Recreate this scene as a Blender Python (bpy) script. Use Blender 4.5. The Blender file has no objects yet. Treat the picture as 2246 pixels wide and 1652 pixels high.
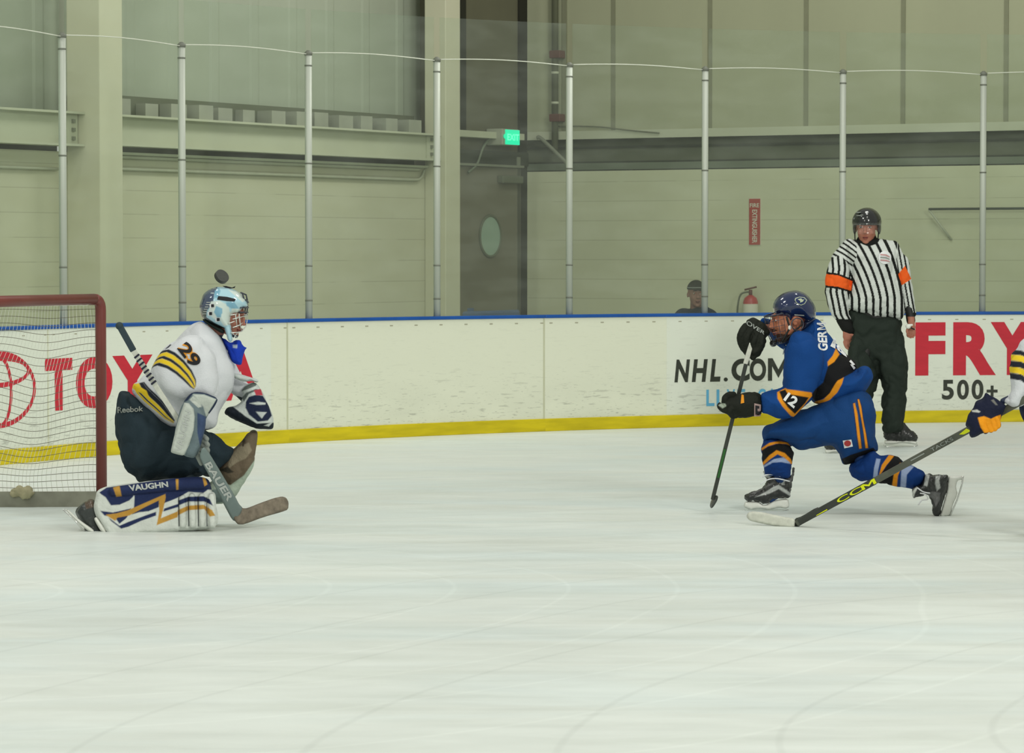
import bpy, bmesh, math, random
import numpy as np
from mathutils import Vector, Matrix, noise
from mathutils.bvhtree import BVHTree
from mathutils.geometry import delaunay_2d_cdt

random.seed(7)
SC = bpy.context.scene
COL = SC.collection

# ------------------------------------------------------------------ camera
F = 6900.0                 # focal length in pixels of the 2246 px wide frame
CX, CY, HOR = 1123.0, 826.0, 550.0
EYE = 1.55                 # eye height above the ice
PITCH = math.atan((CY - HOR) / F)
cam_data = bpy.data.cameras.new('camera')
cam = bpy.data.objects.new('camera', cam_data)
COL.objects.link(cam)
cam.location = (0, 0, EYE)
cam.rotation_euler = (math.pi / 2 - PITCH, 0, 0)
cam_data.sensor_width = 36.0
cam_data.lens = F / 2246.0 * 36.0
cam_data.clip_end = 200
cam_data.dof.use_dof = True
cam_data.dof.focus_distance = 18.6
cam_data.dof.aperture_fstop = 11.0
SC.camera = cam

# ------------------------------------------------------------------ light
world = bpy.data.worlds.new('hall_light')
SC.world = world
world.use_nodes = True
bg = world.node_tree.nodes['Background']
bg.inputs['Color'].default_value = (0.975, 1.0, 0.905, 1)
bg.inputs['Strength'].default_value = 0.44

def area(name, loc, size, power, col=(1.0, 1.0, 0.93), aim=None, sy=None):
    l = bpy.data.lights.new(name, 'AREA')
    l.shape = 'RECTANGLE'
    l.size = size
    l.size_y = sy or size
    l.energy = power
    l.color = col
    o = bpy.data.objects.new(name, l)
    o.location = loc
    if aim is not None:
        d = Vector(aim) - Vector(loc)
        o.rotation_euler = d.to_track_quat('-Z', 'Y').to_euler()
    COL.objects.link(o)
    return o

for y, pw in ((5.0, 8), (11.0, 64), (17.0, 112), (22.5, 72)):
    for x in (-9.0, -3.5, 3.0):
        area('rink_lamp', (x, y, 9.0), 1.1, pw, sy=0.6)
area('end_fill', (-10.0, -2.0, 9.0), 3.0, 520, aim=(0.5, 25.0, 1.0))  # added unseen fill from the camera side, brightens the boards
area('end_fill', (9.0, 2.0, 8.0), 3.0, 1450, aim=(-2.5, 27.0, 2.5))  # added unseen fill from the right, brightens the left wall
area('wall_fill', (3.0, 25.5, 8.5), 2.0, 130, aim=(1.0, 32.0, 2.2))  # added unseen fill, brightens the right wall

wl_ = area('wall_fill', (3.2, 28.6, 7.5), 1.5, 38, aim=(-2.6, 26.6, 2.6)); wl_.data.spread = math.radians(75)  # added unseen fill for the front face of the column
SC.view_settings.view_transform = 'Standard'
SC.view_settings.look = 'None'
SC.view_settings.exposure = 0.0
SC.view_settings.gamma = 1.0
SC.view_settings.use_curve_mapping = False

# ------------------------------------------------------------------ pixel <-> place
SP, CP = math.sin(PITCH), math.cos(PITCH)
def ray(px, py):
    a = (px - CX) / F
    b = (CY - py) / F
    return Vector((a, CP + b * SP, -SP + b * CP))
def W(px, py, Y):
    d = ray(px, py)
    return Vector((0, 0, EYE)) + d * (Y / d.y)
def G(px, py):
    d = ray(px, py)
    return Vector((0, 0, EYE)) + d * (-EYE / d.z)
def Wn(px, py, Y):
    px = np.asarray(px, float); py = np.asarray(py, float); Y = np.asarray(Y, float)
    a = (px - CX) / F; b = (CY - py) / F
    dy = CP + b * SP; dz = -SP + b * CP
    return np.stack([a / dy * Y, Y + 0 * a, EYE + dz / dy * Y], -1)
def project(co):
    y = co[:, 1]; z = co[:, 2] - EYE; x = co[:, 0]
    fw = y * CP - z * SP; up = y * SP + z * CP
    return np.stack([CX + F * x / fw, CY - F * up / fw], -1)
def A(ox, oy, sc, *pts):
    return [(ox + x / sc, oy + y / sc) for x, y in pts]

# ------------------------------------------------------------------ materials
def srgb(r, g, b):
    def f(c):
        c /= 255.0
        return c / 12.92 if c <= 0.04045 else ((c + 0.055) / 1.055) ** 2.4
    return (f(r), f(g), f(b), 1.0)

def mat(name, col, rough=0.6, spec=0.3, metal=0.0, var=0.06, nscale=8.0, bump=0.0, bscale=60.0, stretch=(1, 1, 1), emit=None, coat=0.0):
    m = bpy.data.materials.new(name)
    m.use_nodes = True
    nt = m.node_tree; N = nt.nodes; L = nt.links
    b = N['Principled BSDF']
    b.inputs['Roughness'].default_value = rough
    b.inputs['Specular IOR Level'].default_value = spec
    b.inputs['Metallic'].default_value = metal
    b.inputs['Coat Weight'].default_value = coat
    tc = N.new('ShaderNodeTexCoord')
    mp = N.new('ShaderNodeMapping'); mp.inputs['Scale'].default_value = stretch
    L.new(tc.outputs['Object'], mp.inputs['Vector'])
    n = N.new('ShaderNodeTexNoise'); n.inputs['Scale'].default_value = nscale; n.inputs['Detail'].default_value = 5
    L.new(mp.outputs[0], n.inputs['Vector'])
    if isinstance(col, str):
        at = N.new('ShaderNodeAttribute'); at.attribute_name = col
        src = at.outputs['Color']
    else:
        rgb = N.new('ShaderNodeRGB'); rgb.outputs[0].default_value = col if len(col) == 4 else (*col, 1)
        src = rgb.outputs[0]
    mr = N.new('ShaderNodeMapRange')
    mr.inputs['From Min'].default_value = 0.25; mr.inputs['From Max'].default_value = 0.75
    mr.inputs['To Min'].default_value = 1 - var; mr.inputs['To Max'].default_value = 1 + var
    L.new(n.outputs['Fac'], mr.inputs['Value'])
    mx = N.new('ShaderNodeVectorMath'); mx.operation = 'SCALE'
    L.new(src, mx.inputs[0]); L.new(mr.outputs[0], mx.inputs['Scale'])
    L.new(mx.outputs[0], b.inputs['Base Color'])
    if bump > 0:
        n2 = N.new('ShaderNodeTexNoise'); n2.inputs['Scale'].default_value = bscale; n2.inputs['Detail'].default_value = 3
        L.new(mp.outputs[0], n2.inputs['Vector'])
        bp = N.new('ShaderNodeBump'); bp.inputs['Strength'].default_value = bump; bp.inputs['Distance'].default_value = 0.02
        L.new(n2.outputs['Fac'], bp.inputs['Height']); L.new(bp.outputs[0], b.inputs['Normal'])
    if emit:
        b.inputs['Emission Color'].default_value = emit[0]
        b.inputs['Emission Strength'].default_value = emit[1]
    return m

# ------------------------------------------------------------------ mesh building
class MB:
    def __init__(s):
        s.v = []; s.f = []
    def add(s, vs, fs):
        o = len(s.v)
        s.v += [tuple(v) for v in vs]
        s.f += [tuple(i + o for i in f) for f in fs]
        return s
    def box8(s, c):        # corners: bottom 0..3 ccw, top 4..7
        return s.add(c, [(3, 2, 1, 0), (4, 5, 6, 7), (0, 1, 5, 4), (1, 2, 6, 5), (2, 3, 7, 6), (3, 0, 4, 7)])
    def box(s, x0, x1, y0, y1, z0, z1):
        return s.box8([(x0, y0, z0), (x1, y0, z0), (x1, y1, z0), (x0, y1, z0), (x0, y0, z1), (x1, y0, z1), (x1, y1, z1), (x0, y1, z1)])
    def tube(s, pts, r, n=10, cap=True, flat=None):
        pts = [Vector(p) for p in pts]
        rs = r if isinstance(r, (list, tuple)) else [r] * len(pts)
        rings = []
        up = None
        for i, p in enumerate(pts):
            t = (pts[min(i + 1, len(pts) - 1)] - pts[max(i - 1, 0)])
            t = t.normalized() if t.length > 1e-9 else Vector((0, 0, 1))
            if up is None:
                up = Vector((0, 0, 1)) if abs(t.z) < 0.9 else Vector((0, 1, 0))
            a = t.cross(up)
            if a.length < 1e-5: a = t.cross(Vector((1, 0, 0)))
            a.normalize(); b = a.cross(t).normalized(); up = b
            rr = rs[i]
            ra, rb = (rr if isinstance(rr, tuple) else (rr, rr))
            rings.append([p + a * (ra * math.cos(2 * math.pi * k / n)) + b * (rb * math.sin(2 * math.pi * k / n)) for k in range(n)])
        vs = [v for rg in rings for v in rg]
        fs = []
        for i in range(len(rings) - 1):
            for k in range(n):
                k2 = (k + 1) % n
                fs.append((i * n + k, i * n + k2, (i + 1) * n + k2, (i + 1) * n + k))
        if cap:
            fs.append(tuple(range(n - 1, -1, -1)))
            fs.append(tuple((len(rings) - 1) * n + k for k in range(n)))
        return s.add(vs, fs)
    def ball(s, c, r, n=14, rot=None):
        c = Vector(c); r = (r, r, r) if not isinstance(r, (tuple, list)) else r
        vs = [Vector((0, 0, -r[2]))]; m = n // 2
        for i in range(1, m):
            th = math.pi * i / m
            for k in range(n):
                ph = 2 * math.pi * k / n
                vs.append(Vector((r[0] * math.sin(th) * math.cos(ph), r[1] * math.sin(th) * math.sin(ph), -r[2] * math.cos(th))))
        vs.append(Vector((0, 0, r[2])))
        fs = []
        for k in range(n):
            fs.append((0, 1 + (k + 1) % n, 1 + k))
        for i in range(m - 2):
            for k in range(n):
                a = 1 + i * n; b = a + n; k2 = (k + 1) % n
                fs.append((a + k, a + k2, b + k2, b + k))
        last = len(vs) - 1; a = 1 + (m - 2) * n
        for k in range(n):
            fs.append((last, a + k, a + (k + 1) % n))
        if rot is not None: vs = [rot @ v for v in vs]
        return s.add([c + v for v in vs], fs)

def catmull(pts, sub=5):
    pts = [np.array(p, float) for p in pts]
    if len(pts) < 3:
        return [pts[0] + (pts[1] - pts[0]) * i / sub for i in range(sub + 1)] if len(pts) == 2 else pts
    out = []
    for i in range(len(pts) - 1):
        p0 = pts[max(i - 1, 0)]; p1 = pts[i]; p2 = pts[i + 1]; p3 = pts[min(i + 2, len(pts) - 1)]
        for k in range(sub):
            t = k / sub
            out.append(0.5 * ((2 * p1) + (-p0 + p2) * t + (2 * p0 - 5 * p1 + 4 * p2 - p3) * t * t + (-p0 + 3 * p1 - 3 * p2 + p3) * t ** 3))
    out.append(pts[-1])
    return out

def limb(mb, pts, n=14, sub=4):
    """round-ended tapering limb; pts = (px, py, Y, radius_px [, depth flattening])"""
    P = [tuple(p) + ((1.0,) if len(p) == 4 else ()) for p in pts]
    C = catmull(P, sub)
    pos = [W(c[0], c[1], c[2]) for c in C]
    rad = [max(c[3], .3) * c[2] / F for c in C]
    fl = [c[4] for c in C]
    # caps
    def capped(p, q, r, f):
        d = (p - q); d = d.normalized() if d.length > 1e-9 else Vector((0, 0, 1))
        return [(p + d * r * math.sin(a), r * math.cos(a), f) for a in (0.5, 0.95, 1.35)]
    st = capped(pos[0], pos[1], rad[0], fl[0])[::-1]
    en = capped(pos[-1], pos[-2], rad[-1], fl[-1])
    seq = st + list(zip(pos, rad, fl)) + en
    # rings oriented with one axis in depth so that flattening acts in depth
    vs = []; m = len(seq)
    prev = None
    for i, (p, r, f) in enumerate(seq):
        t = seq[min(i + 1, m - 1)][0] - seq[max(i - 1, 0)][0]
        t = t.normalized() if t.length > 1e-9 else Vector((0, 0, 1))
        a = t.cross(Vector((0, 1, 0)))
        if a.length < 0.15: a = prev if prev is not None else t.cross(Vector((0, 0, 1)))
        a = a.normalized()
        if prev is not None and a.dot(prev) < 0: a = -a
        prev = a
        b = a.cross(t).normalized()
        for k in range(n):
            an = 2 * math.pi * k / n
            vs.append(p + a * (r * math.cos(an)) + b * (r * f * math.sin(an)))
    fs = [(i * n + k, i * n + (k + 1) % n, (i + 1) * n + (k + 1) % n, (i + 1) * n + k) for i in range(m - 1) for k in range(n)]
    fs.append(tuple(range(n - 1, -1, -1)))
    fs.append(tuple((m - 1) * n + k for k in range(n)))
    mb.add(vs, fs)
    return mb

def inside(poly, pts):
    x = pts[:, 0]; y = pts[:, 1]; c = np.zeros(len(pts), bool)
    n = len(poly); j = n - 1
    for i in range(n):
        xi, yi = poly[i]; xj, yj = poly[j]
        if yi != yj:
            c ^= ((yi > y) != (yj > y)) & (x < (xj - xi) * (y - yi) / (yj - yi) + xi)
        j = i
    return c

def edge_dist(poly, pts):
    d = np.full(len(pts), 1e9); n = len(poly)
    P = np.array(poly, float)
    for i in range(n):
        a = P[i]; b = P[(i + 1) % n]; ab = b - a
        t = np.clip(((pts - a) @ ab) / max(ab @ ab, 1e-9), 0, 1)
        q = pts - (a + t[:, None] * ab)
        d = np.minimum(d, np.hypot(q[:, 0], q[:, 1]))
    return d

def rounded(poly, it=2):
    P = [np.array(p, float) for p in poly]
    for _ in range(it):
        Q = []
        for i in range(len(P)):
            a = P[i]; b = P[(i + 1) % len(P)]
            Q += [a * .8 + b * .2, a * .2 + b * .8]
        P = Q
    return P

def resample(P, step):
    out = []
    for i in range(len(P)):
        a = np.array(P[i], float); b = np.array(P[(i + 1) % len(P)], float)
        n = max(1, int(round(np.hypot(*(b - a)) / step)))
        out += [a + (b - a) * k / n for k in range(n)]
    return out

def puff(mb, poly, Y, T, R=None, slope=(0, 0), step=4.0, rnd=2, Tb=None):
    """cushion-like solid with the given outline (pixels) standing at depth Y, half thickness T metres"""
    P = resample(rounded(poly, rnd), step)
    arr = np.array(P)
    x0, y0 = arr.min(0); x1, y1 = arr.max(0)
    gx, gy = np.meshgrid(np.arange(x0 + step / 2, x1, step), np.arange(y0 + step / 2, y1, step))
    gx = gx + (np.arange(gx.shape[0])[:, None] % 2) * step / 2
    g = np.stack([gx.ravel(), gy.ravel()], -1)
    g = g[inside(P, g)]
    d = edge_dist(P, g)
    g = g[d > step * .55]; d = d[d > step * .55]
    nb = len(P)
    allp = [Vector((p[0], p[1])) for p in P] + [Vector((p[0], p[1])) for p in g]
    r = delaunay_2d_cdt(allp, [], [list(range(nb))], 1, 1e-4)
    V2 = np.array([(v.x, v.y) for v in r[0]]); tris = [tuple(f) for f in r[2]]
    dd = edge_dist(P, V2)
    dd[dd < 1e-3] = 0
    R = R or dd.max()
    t = np.sqrt(np.clip(1 - (1 - np.clip(dd / R, 0, 1)) ** 2, 0, 1))
    c = arr.mean(0)
    Yc = Y + slope[0] * (V2[:, 0] - c[0]) + slope[1] * (V2[:, 1] - c[1])
    fr = Wn(V2[:, 0], V2[:, 1], Yc - T * t)
    bk = Wn(V2[:, 0], V2[:, 1], Yc + (Tb or T) * t)
    n = len(V2)
    bi = np.where(dd > 0, np.arange(n) + n, np.arange(n))
    def area2(f): 
        a, b, c_ = V2[f[0]], V2[f[1]], V2[f[2]]
        return (b[0] - a[0]) * (c_[1] - a[1]) - (b[1] - a[1]) * (c_[0] - a[0])
    fs = []
    for f in tris:
        if area2(f) < 0: f = f[::-1]
        fs.append(f[::-1])
        fb = tuple(int(bi[i]) for i in f)
        if fb != f or True: 
            if not all(dd[i] == 0 for i in f): fs.append(fb)
    mb.add([tuple(v) for v in fr] + [tuple(v) for v in bk], fs)
    return mb

def mesh_np(me):
    n = len(me.vertices); co = np.empty(n * 3); me.vertices.foreach_get('co', co)
    return co.reshape(-1, 3)

def fuse(mb, voxel=0.006, smooth=6, wrinkle=0.0, wscale=9.0, wdir=None, name='tmp'):
    """union of overlapping closed solids as one continuous surface"""
    me = bpy.data.meshes.new('tmp'); me.from_pydata(mb.v, [], mb.f); me.update()
    o = bpy.data.objects.new('tmp', me); COL.objects.link(o)
    m = o.modifiers.new('r', 'REMESH'); m.mode = 'VOXEL'; m.voxel_size = voxel
    if smooth:
        s = o.modifiers.new('s', 'SMOOTH'); s.factor = 0.5; s.iterations = smooth
    dg = bpy.context.evaluated_depsgraph_get(); dg.update()
    ev = bpy.data.meshes.new_from_object(o.evaluated_get(dg))
    bpy.data.objects.remove(o); bpy.data.meshes.remove(me)
    if wrinkle:
        co = mesh_np(ev).copy()
        no = np.empty(len(co) * 3); ev.vertices.foreach_get('normal', no); no = no.reshape(-1, 3)
        M = Matrix.Identity(3) if wdir is None else wdir
        w = np.array([noise.noise(M @ Vector(c) * wscale) + 0.5 * noise.noise(M @ Vector(c) * wscale * 2.3) for c in co])
        w2 = np.array([noise.noise(M @ Vector((c[0] + 3, c[1], c[2] * .55)) * wscale * .62) for c in co])
        w = 1.5 * np.minimum(np.abs(w) * 2, 1) + 2.0 * np.minimum(np.abs(w2) * 2.2, 1) - 1.6      # soft cloth, sharp valleys
        co += no * (w * wrinkle)[:, None]
        ev.vertices.foreach_set('co', co.ravel()); ev.update()
    return ev

def link(name, me, m=None, parent=None, smooth=True):
    o = bpy.data.objects.new(name, me)
    COL.objects.link(o)
    if m is not None:
        me.materials.clear(); me.materials.append(m)
    if smooth:
        me.polygons.foreach_set('use_smooth', [True] * len(me.polygons)); me.update()
    if parent is not None:
        o.parent = parent
        me.transform(Matrix.Translation(-parent_world(parent)))
    return o
def parent_world(p):
    v = Vector((0, 0, 0))
    while p is not None:
        v += Vector(p.location); p = p.parent
    return v

def build(name, mb, m, parent=None, smooth=False):
    me = bpy.data.meshes.new(name)
    me.from_pydata(mb.v, [], mb.f); me.validate(); me.update()
    bm = bmesh.new(); bm.from_mesh(me)
    bmesh.ops.recalc_face_normals(bm, faces=bm.faces)
    bm.to_mesh(me); bm.free()
    return link(name, me, m, parent, smooth)

def bevel(o, w, seg=2):
    b = o.modifiers.new('bevel', 'BEVEL'); b.width = w; b.segments = seg; b.limit_method = 'ANGLE'
    return o

def paint(me, base, regions=(), name='Col'):
    """cloth colours by area; region = (polygon px, colour [, 'front'|'back'|fn(co, px)])"""
    co = mesh_np(me); n = len(co)
    px = project(co)
    col = np.tile(np.array(base), (n, 1))
    no = np.empty(n * 3); me.vertices.foreach_get('normal', no); no = no.reshape(-1, 3)
    for r in regions:
        poly, c = r[0], np.array(r[1])
        if poly is not None:
            xs = [p[0] for p in poly]; ys = [p[1] for p in poly]
            near = (px[:, 0] > min(xs) - 3) & (px[:, 0] < max(xs) + 3) & (px[:, 1] > min(ys) - 3) & (px[:, 1] < max(ys) + 3)
            idx = np.where(near)[0]
            q = px[idx]
            d = edge_dist(poly, q) * np.where(inside(poly, q), 1, -1)
            cov = np.zeros(n); cov[idx] = np.clip(.5 + d / 1.8, 0, 1)
        else: cov = np.ones(n)
        if len(r) > 2:
            if r[2] == 'front': cov = cov * (no[:, 1] < 0.25)
            elif r[2] == 'back': cov = cov * (no[:, 1] > 0)
            else: cov = cov * r[2](co, px)
        col = col * (1 - cov[:, None]) + c[None, :] * cov[:, None]
    at = me.color_attributes.new(name, 'FLOAT_COLOR', 'POINT')
    at.data.foreach_set('color', col.ravel())
    return me

# ------------------------------------------------------------------ bookkeeping
def tag(o, label=None, cat=None, group=None, kind=None):
    if label: o['label'] = label
    if cat: o['category'] = cat
    if group: o['group'] = group
    if kind: o['kind'] = kind
    return o
def thing(name, loc, label, cat, group=None):
    o = bpy.data.objects.new(name, None); o.empty_display_size = 0.1
    COL.objects.link(o); o.location = loc
    return tag(o, label, cat, group)
def copy_tree(o, parent=None):
    c = o.copy(); COL.objects.link(c); c.parent = parent
    for ch in list(o.children): copy_tree(ch, c)
    return c

# ------------------------------------------------------------------ writing
_tc = {}
def text_shape(s, bold=0.0, shear=0.0):
    """letters as a flat fill, its box scaled to 0..1 x 0..1"""
    k = (s, bold, shear)
    if k in _tc: return _tc[k]
    if s == 'M':
        V = []; Fc = []
        for q in ([(0, 0), (.2, 0), (.2, 1), (0, 1)], [(.8, 0), (1, 0), (1, 1), (.8, 1)], [(0, 1), (.5, .12), (.5, .50), (.22, 1)], [(1, 1), (.78, 1), (.5, .50), (.5, .12)]):
            o = len(V); V += q; Fc.append(tuple(range(o, o + 4)))
        _tc[k] = (V, Fc); return _tc[k]
    if s.endswith('M') and len(s) > 2:
        V1, F1 = text_shape(s[:-1], bold, shear); V2, F2 = text_shape('M')
        f = (len(s) - 1) / (len(s) + .15)
        _tc[k] = ([(u * (f - .005), v) for u, v in V1] + [(f + u * (1 - f), v) for u, v in V2], F1 + [tuple(i + len(V1) for i in t) for t in F2])
        return _tc[k]
    cu = bpy.data.curves.new('t', 'FONT'); cu.body = s; cu.offset = bold; cu.shear = shear; cu.resolution_u = 6
    o = bpy.data.objects.new('t', cu); COL.objects.link(o)
    dg = bpy.context.evaluated_depsgraph_get(); dg.update()
    me = bpy.data.meshes.new_from_object(o.evaluated_get(dg))
    bpy.data.objects.remove(o); bpy.data.curves.remove(cu)
    bm = bmesh.new(); bm.from_mesh(me); bpy.data.meshes.remove(me)
    bmesh.ops.triangulate(bm, faces=bm.faces)
    xs = [v.co.x for v in bm.verts]; ys = [v.co.y for v in bm.verts]
    x0, x1, y0, y1 = min(xs), max(xs), min(ys), max(ys)
    for v in bm.verts:
        v.co.x = (v.co.x - x0) / (x1 - x0); v.co.y = (v.co.y - y0) / (y1 - y0); v.co.z = 0
    for _ in range(3):
        es = [e for e in bm.edges if e.calc_length() > 0.16]
        if not es: break
        bmesh.ops.subdivide_edges(bm, edges=es, cuts=1)
        bmesh.ops.triangulate(bm, faces=bm.faces)
    bm.verts.ensure_lookup_table()
    r = ([(v.co.x, v.co.y) for v in bm.verts], [tuple(v.index for v in f.verts) for f in bm.faces])
    bm.free(); _tc[k] = r
    return r

def bvh_of(*objs):
    vs = []; fs = []
    for o in objs:
        off = parent_world(o); n0 = len(vs)
        vs += [v.co + off for v in o.data.vertices]
        fs += [tuple(i + n0 for i in p.vertices) for p in o.data.polygons]
    return BVHTree.FromPolygons(vs, fs)

def lay(bvh, px, py, lift, fallbackY):
    d = ray(px, py).normalized()
    h = bvh.ray_cast(Vector((0, 0, EYE)), d)
    if h[0] is None: return W(px, py, fallbackY)
    return h[0] - d * lift

def sew_text(name, s, quad, targets, m, parent, bold=0.02, lift=0.004, shear=0.0):
    """lettering sewn on: quad = bottom-left, bottom-right, top-right, top-left in px"""
    V, Fc = text_shape(s, bold, shear)
    b = bvh_of(*targets)
    bl, br, tr, tl = [np.array(q, float) for q in quad]
    cy = np.mean([lay(b, *q, lift, 18).y for q in (bl * .7 + tr * .3, (bl + tr) / 2, tr * .7 + bl * .3)])
    vs = []
    for u, v in V:
        q = (bl * (1 - u) + br * u) * (1 - v) + (tl * (1 - u) + tr * u) * v
        vs.append(lay(b, q[0], q[1], lift, cy))
    mb = MB(); mb.add(vs, Fc)
    return build(name, mb, m, parent)

def sew_patch(name, poly, targets, m, parent, lift=0.003, step=4.0, rnd=0):
    P = resample(rounded(poly, rnd) if rnd else [np.array(p, float) for p in poly], step)
    arr = np.array(P); x0, y0 = arr.min(0); x1, y1 = arr.max(0)
    gx, gy = np.meshgrid(np.arange(x0 + step / 2, x1, step), np.arange(y0 + step / 2, y1, step))
    g = np.stack([gx.ravel(), gy.ravel()], -1)
    if len(g):
        g = g[inside(P, g)]
    if len(g):
        g = g[edge_dist(P, g) > step * .5]
    r = delaunay_2d_cdt([Vector((p[0], p[1])) for p in P] + [Vector((p[0], p[1])) for p in g], [], [list(range(len(P)))], 1, 1e-4)
    b = bvh_of(*targets)
    hits = [lay(b, v.x, v.y, lift, -1) for v in r[0]]
    ys = [h.y for h in hits if h.y > 0]
    cy = float(np.mean(ys)) if ys else 18
    vs = [h if h.y > 0 else W(v.x, v.y, cy) for h, v in zip(hits, r[0])]
    mb = MB(); mb.add(vs, [tuple(f) for f in r[2]])
    return build(name, mb, m, parent, smooth=True)

def band(c0, c1, f0, f1, n=24):
    """polygon between fractions f0..f1 of two px curves"""
    def at(c, t):
        c = [np.array(p, float) for p in c]
        L = [0]
        for i in range(1, len(c)): L.append(L[-1] + np.hypot(*(c[i] - c[i - 1])))
        d = t * L[-1]
        for i in range(1, len(c)):
            if d <= L[i] + 1e-9: return c[i - 1] + (c[i] - c[i - 1]) * ((d - L[i - 1]) / (L[i] - L[i - 1]))
        return c[-1]
    a = []; b = []
    for k in range(n + 1):
        p = at(c0, k / n); q = at(c1, k / n)
        a.append(p * (1 - f0) + q * f0); b.append(p * (1 - f1) + q * f1)
    return a + b[::-1]
# ================================================================== the ice
def ice_material():
    m = bpy.data.materials.new('ice'); m.use_nodes = True
    nt = m.node_tree; N = nt.nodes; L = nt.links; b = N['Principled BSDF']
    tc = N.new('ShaderNodeTexCoord')
    def nz(scale, st, rot=0.0, detail=6, dist=0.0):
        mp = N.new('ShaderNodeMapping'); mp.inputs['Scale'].default_value = st; mp.inputs['Rotation'].default_value = (0, 0, rot)
        L.new(tc.outputs['Object'], mp.inputs['Vector'])
        n = N.new('ShaderNodeTexNoise'); n.inputs['Scale'].default_value = scale; n.inputs['Detail'].default_value = detail
        n.inputs['Distortion'].default_value = dist
        L.new(mp.outputs[0], n.inputs['Vector']); return n.outputs['Fac']
    def rng(v, a, b_, c, d):
        r = N.new('ShaderNodeMapRange'); r.inputs['From Min'].default_value = a; r.inputs['From Max'].default_value = b_
        r.inputs['To Min'].default_value = c; r.inputs['To Max'].default_value = d; L.new(v, r.inputs['Value']); return r.outputs[0]
    def mul(a, b_):
        x = N.new('ShaderNodeMath'); x.operation = 'MULTIPLY'; L.new(a, x.inputs[0]); L.new(b_, x.inputs[1]); return x.outputs[0]
    broad = rng(nz(0.55, (0.5, 1.0, 1), 0.15, 5, 0.4), 0.3, 0.7, 0.95, 1.04)
    fine = rng(nz(4, (0.5, 1.0, 1), -0.1, 8, 1.2), 0.3, 0.7, 0.96, 1.035)
    cut = rng(nz(9, (0.05, 3.0, 1), 0.35, 3), 0.66, 0.74, 1.0, 0.94)
    cut2 = rng(nz(7, (0.05, 2.2, 1), -0.5, 3), 0.67, 0.74, 1.0, 1.06)
    def arcs(scale, loc, lo, to):
        mp = N.new('ShaderNodeMapping'); mp.inputs['Location'].default_value = loc; L.new(tc.outputs['Object'], mp.inputs['Vector'])
        w = N.new('ShaderNodeTexWave'); w.wave_type = 'RINGS'; w.rings_direction = 'Z'; w.inputs['Scale'].default_value = scale
        w.inputs['Distortion'].default_value = 9.0; w.inputs['Detail'].default_value = 1.5; w.inputs['Detail Scale'].default_value = .35
        L.new(mp.outputs[0], w.inputs['Vector'])
        return rng(w.outputs['Fac'], lo, 1.0, 1.0, to)
    f = mul(mul(broad, fine), mul(cut, cut2))
    f = mul(f, mul(arcs(.55, (3, -14, 0), .992, 1.05), arcs(.45, (-4, -10, 0), .994, .93)))
    cool = rng(nz(.9, (.4, 1.1, 1), .4, 4, .8), .42, .68, 0.0, 1.0)
    rgb = N.new('ShaderNodeRGB'); rgb.outputs[0].default_value = (0.705, 0.755, 0.730, 1)
    s = N.new('ShaderNodeVectorMath'); s.operation = 'SCALE'; L.new(rgb.outputs[0], s.inputs[0]); L.new(f, s.inputs['Scale'])
    tint = N.new('ShaderNodeMix'); tint.data_type = 'RGBA'; L.new(cool, tint.inputs[0]); tint.inputs[6].default_value = (1.012, 1, .985, 1); tint.inputs[7].default_value = (.955, .985, 1.0, 1)
    mt = N.new('ShaderNodeVectorMath'); mt.operation = 'MULTIPLY'; L.new(s.outputs[0], mt.inputs[0]); L.new(tint.outputs[2], mt.inputs[1])
    L.new(mt.outputs[0], b.inputs['Base Color'])
    L.new(rng(nz(3, (0.3, 1.5, 1), 0.1), 0.3, 0.7, 0.30, 0.5), b.inputs['Roughness'])
    b.inputs['Specular IOR Level'].default_value = 0.22
    bp = N.new('ShaderNodeBump'); bp.inputs['Strength'].default_value = 0.12; bp.inputs['Distance'].default_value = 0.01
    L.new(nz(14, (0.3, 2.0, 1), 0.1, 6), bp.inputs['Height']); L.new(bp.outputs[0], b.inputs['Normal'])
    return m
mb = MB(); mb.add([(-40, -20, 0), (40, -20, 0), (40, 60, 0), (-40, 60, 0)], [(0, 1, 2, 3)])
floor = build('floor', mb, ice_material()); tag(floor, kind='structure')

# ================================================================== the building walls
UL = Vector((0.5, 0.866, 0)); NL = Vector((0.866, -0.5, 0)); PL = Vector((-3.25, 26.5, 0))
UR = Vector((0.866, -0.5, 0)); NR = Vector((-0.5, -0.866, 0)); PR = Vector((4.72, 30.2, 0))
def t_on(P, U, Nn, px, off=0.0):
    k = (px - CX) / F / CP
    B = P + Nn * off
    return (k * B.y - B.x) / (U.x - k * U.y)
def tL(px, off=0.0): return t_on(PL, UL, NL, px, off)
def tR(px, off=0.0): return t_on(PR, UR, NR, px, off)
def zat(px, py, P, U, Nn, off=0.0):
    q = P + Nn * off + U * t_on(P, U, Nn, px, off)
    return W(px, py, q.y).z
def zL(px, py, off=0.0): return zat(px, py, PL, UL, NL, off)
def zR(px, py, off=0.0): return zat(px, py, PR, UR, NR, off)
def wbox(mb, side, t0, t1, o0, o1, z0, z1):
    P, U, Nn = (PL, UL, NL) if side == 'L' else (PR, UR, NR)
    c = []
    for z in (z0, z1):
        for t, o in ((t0, o1), (t1, o1), (t1, o0), (t0, o0)):
            q = P + U * t + Nn * o
            c.append((q.x, q.y, z))
    return mb.box8(c)
def wbuild(name, side, t0, t1, o0, o1, z0, z1, m, parent=None, kind=None, bev=0):
    mb = MB(); wbox(mb, side, t0, t1, o0, o1, z0, z1)
    o = build(name, mb, m, parent)
    if kind: o['kind'] = kind
    if bev: bevel(o, bev)
    return o
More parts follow.
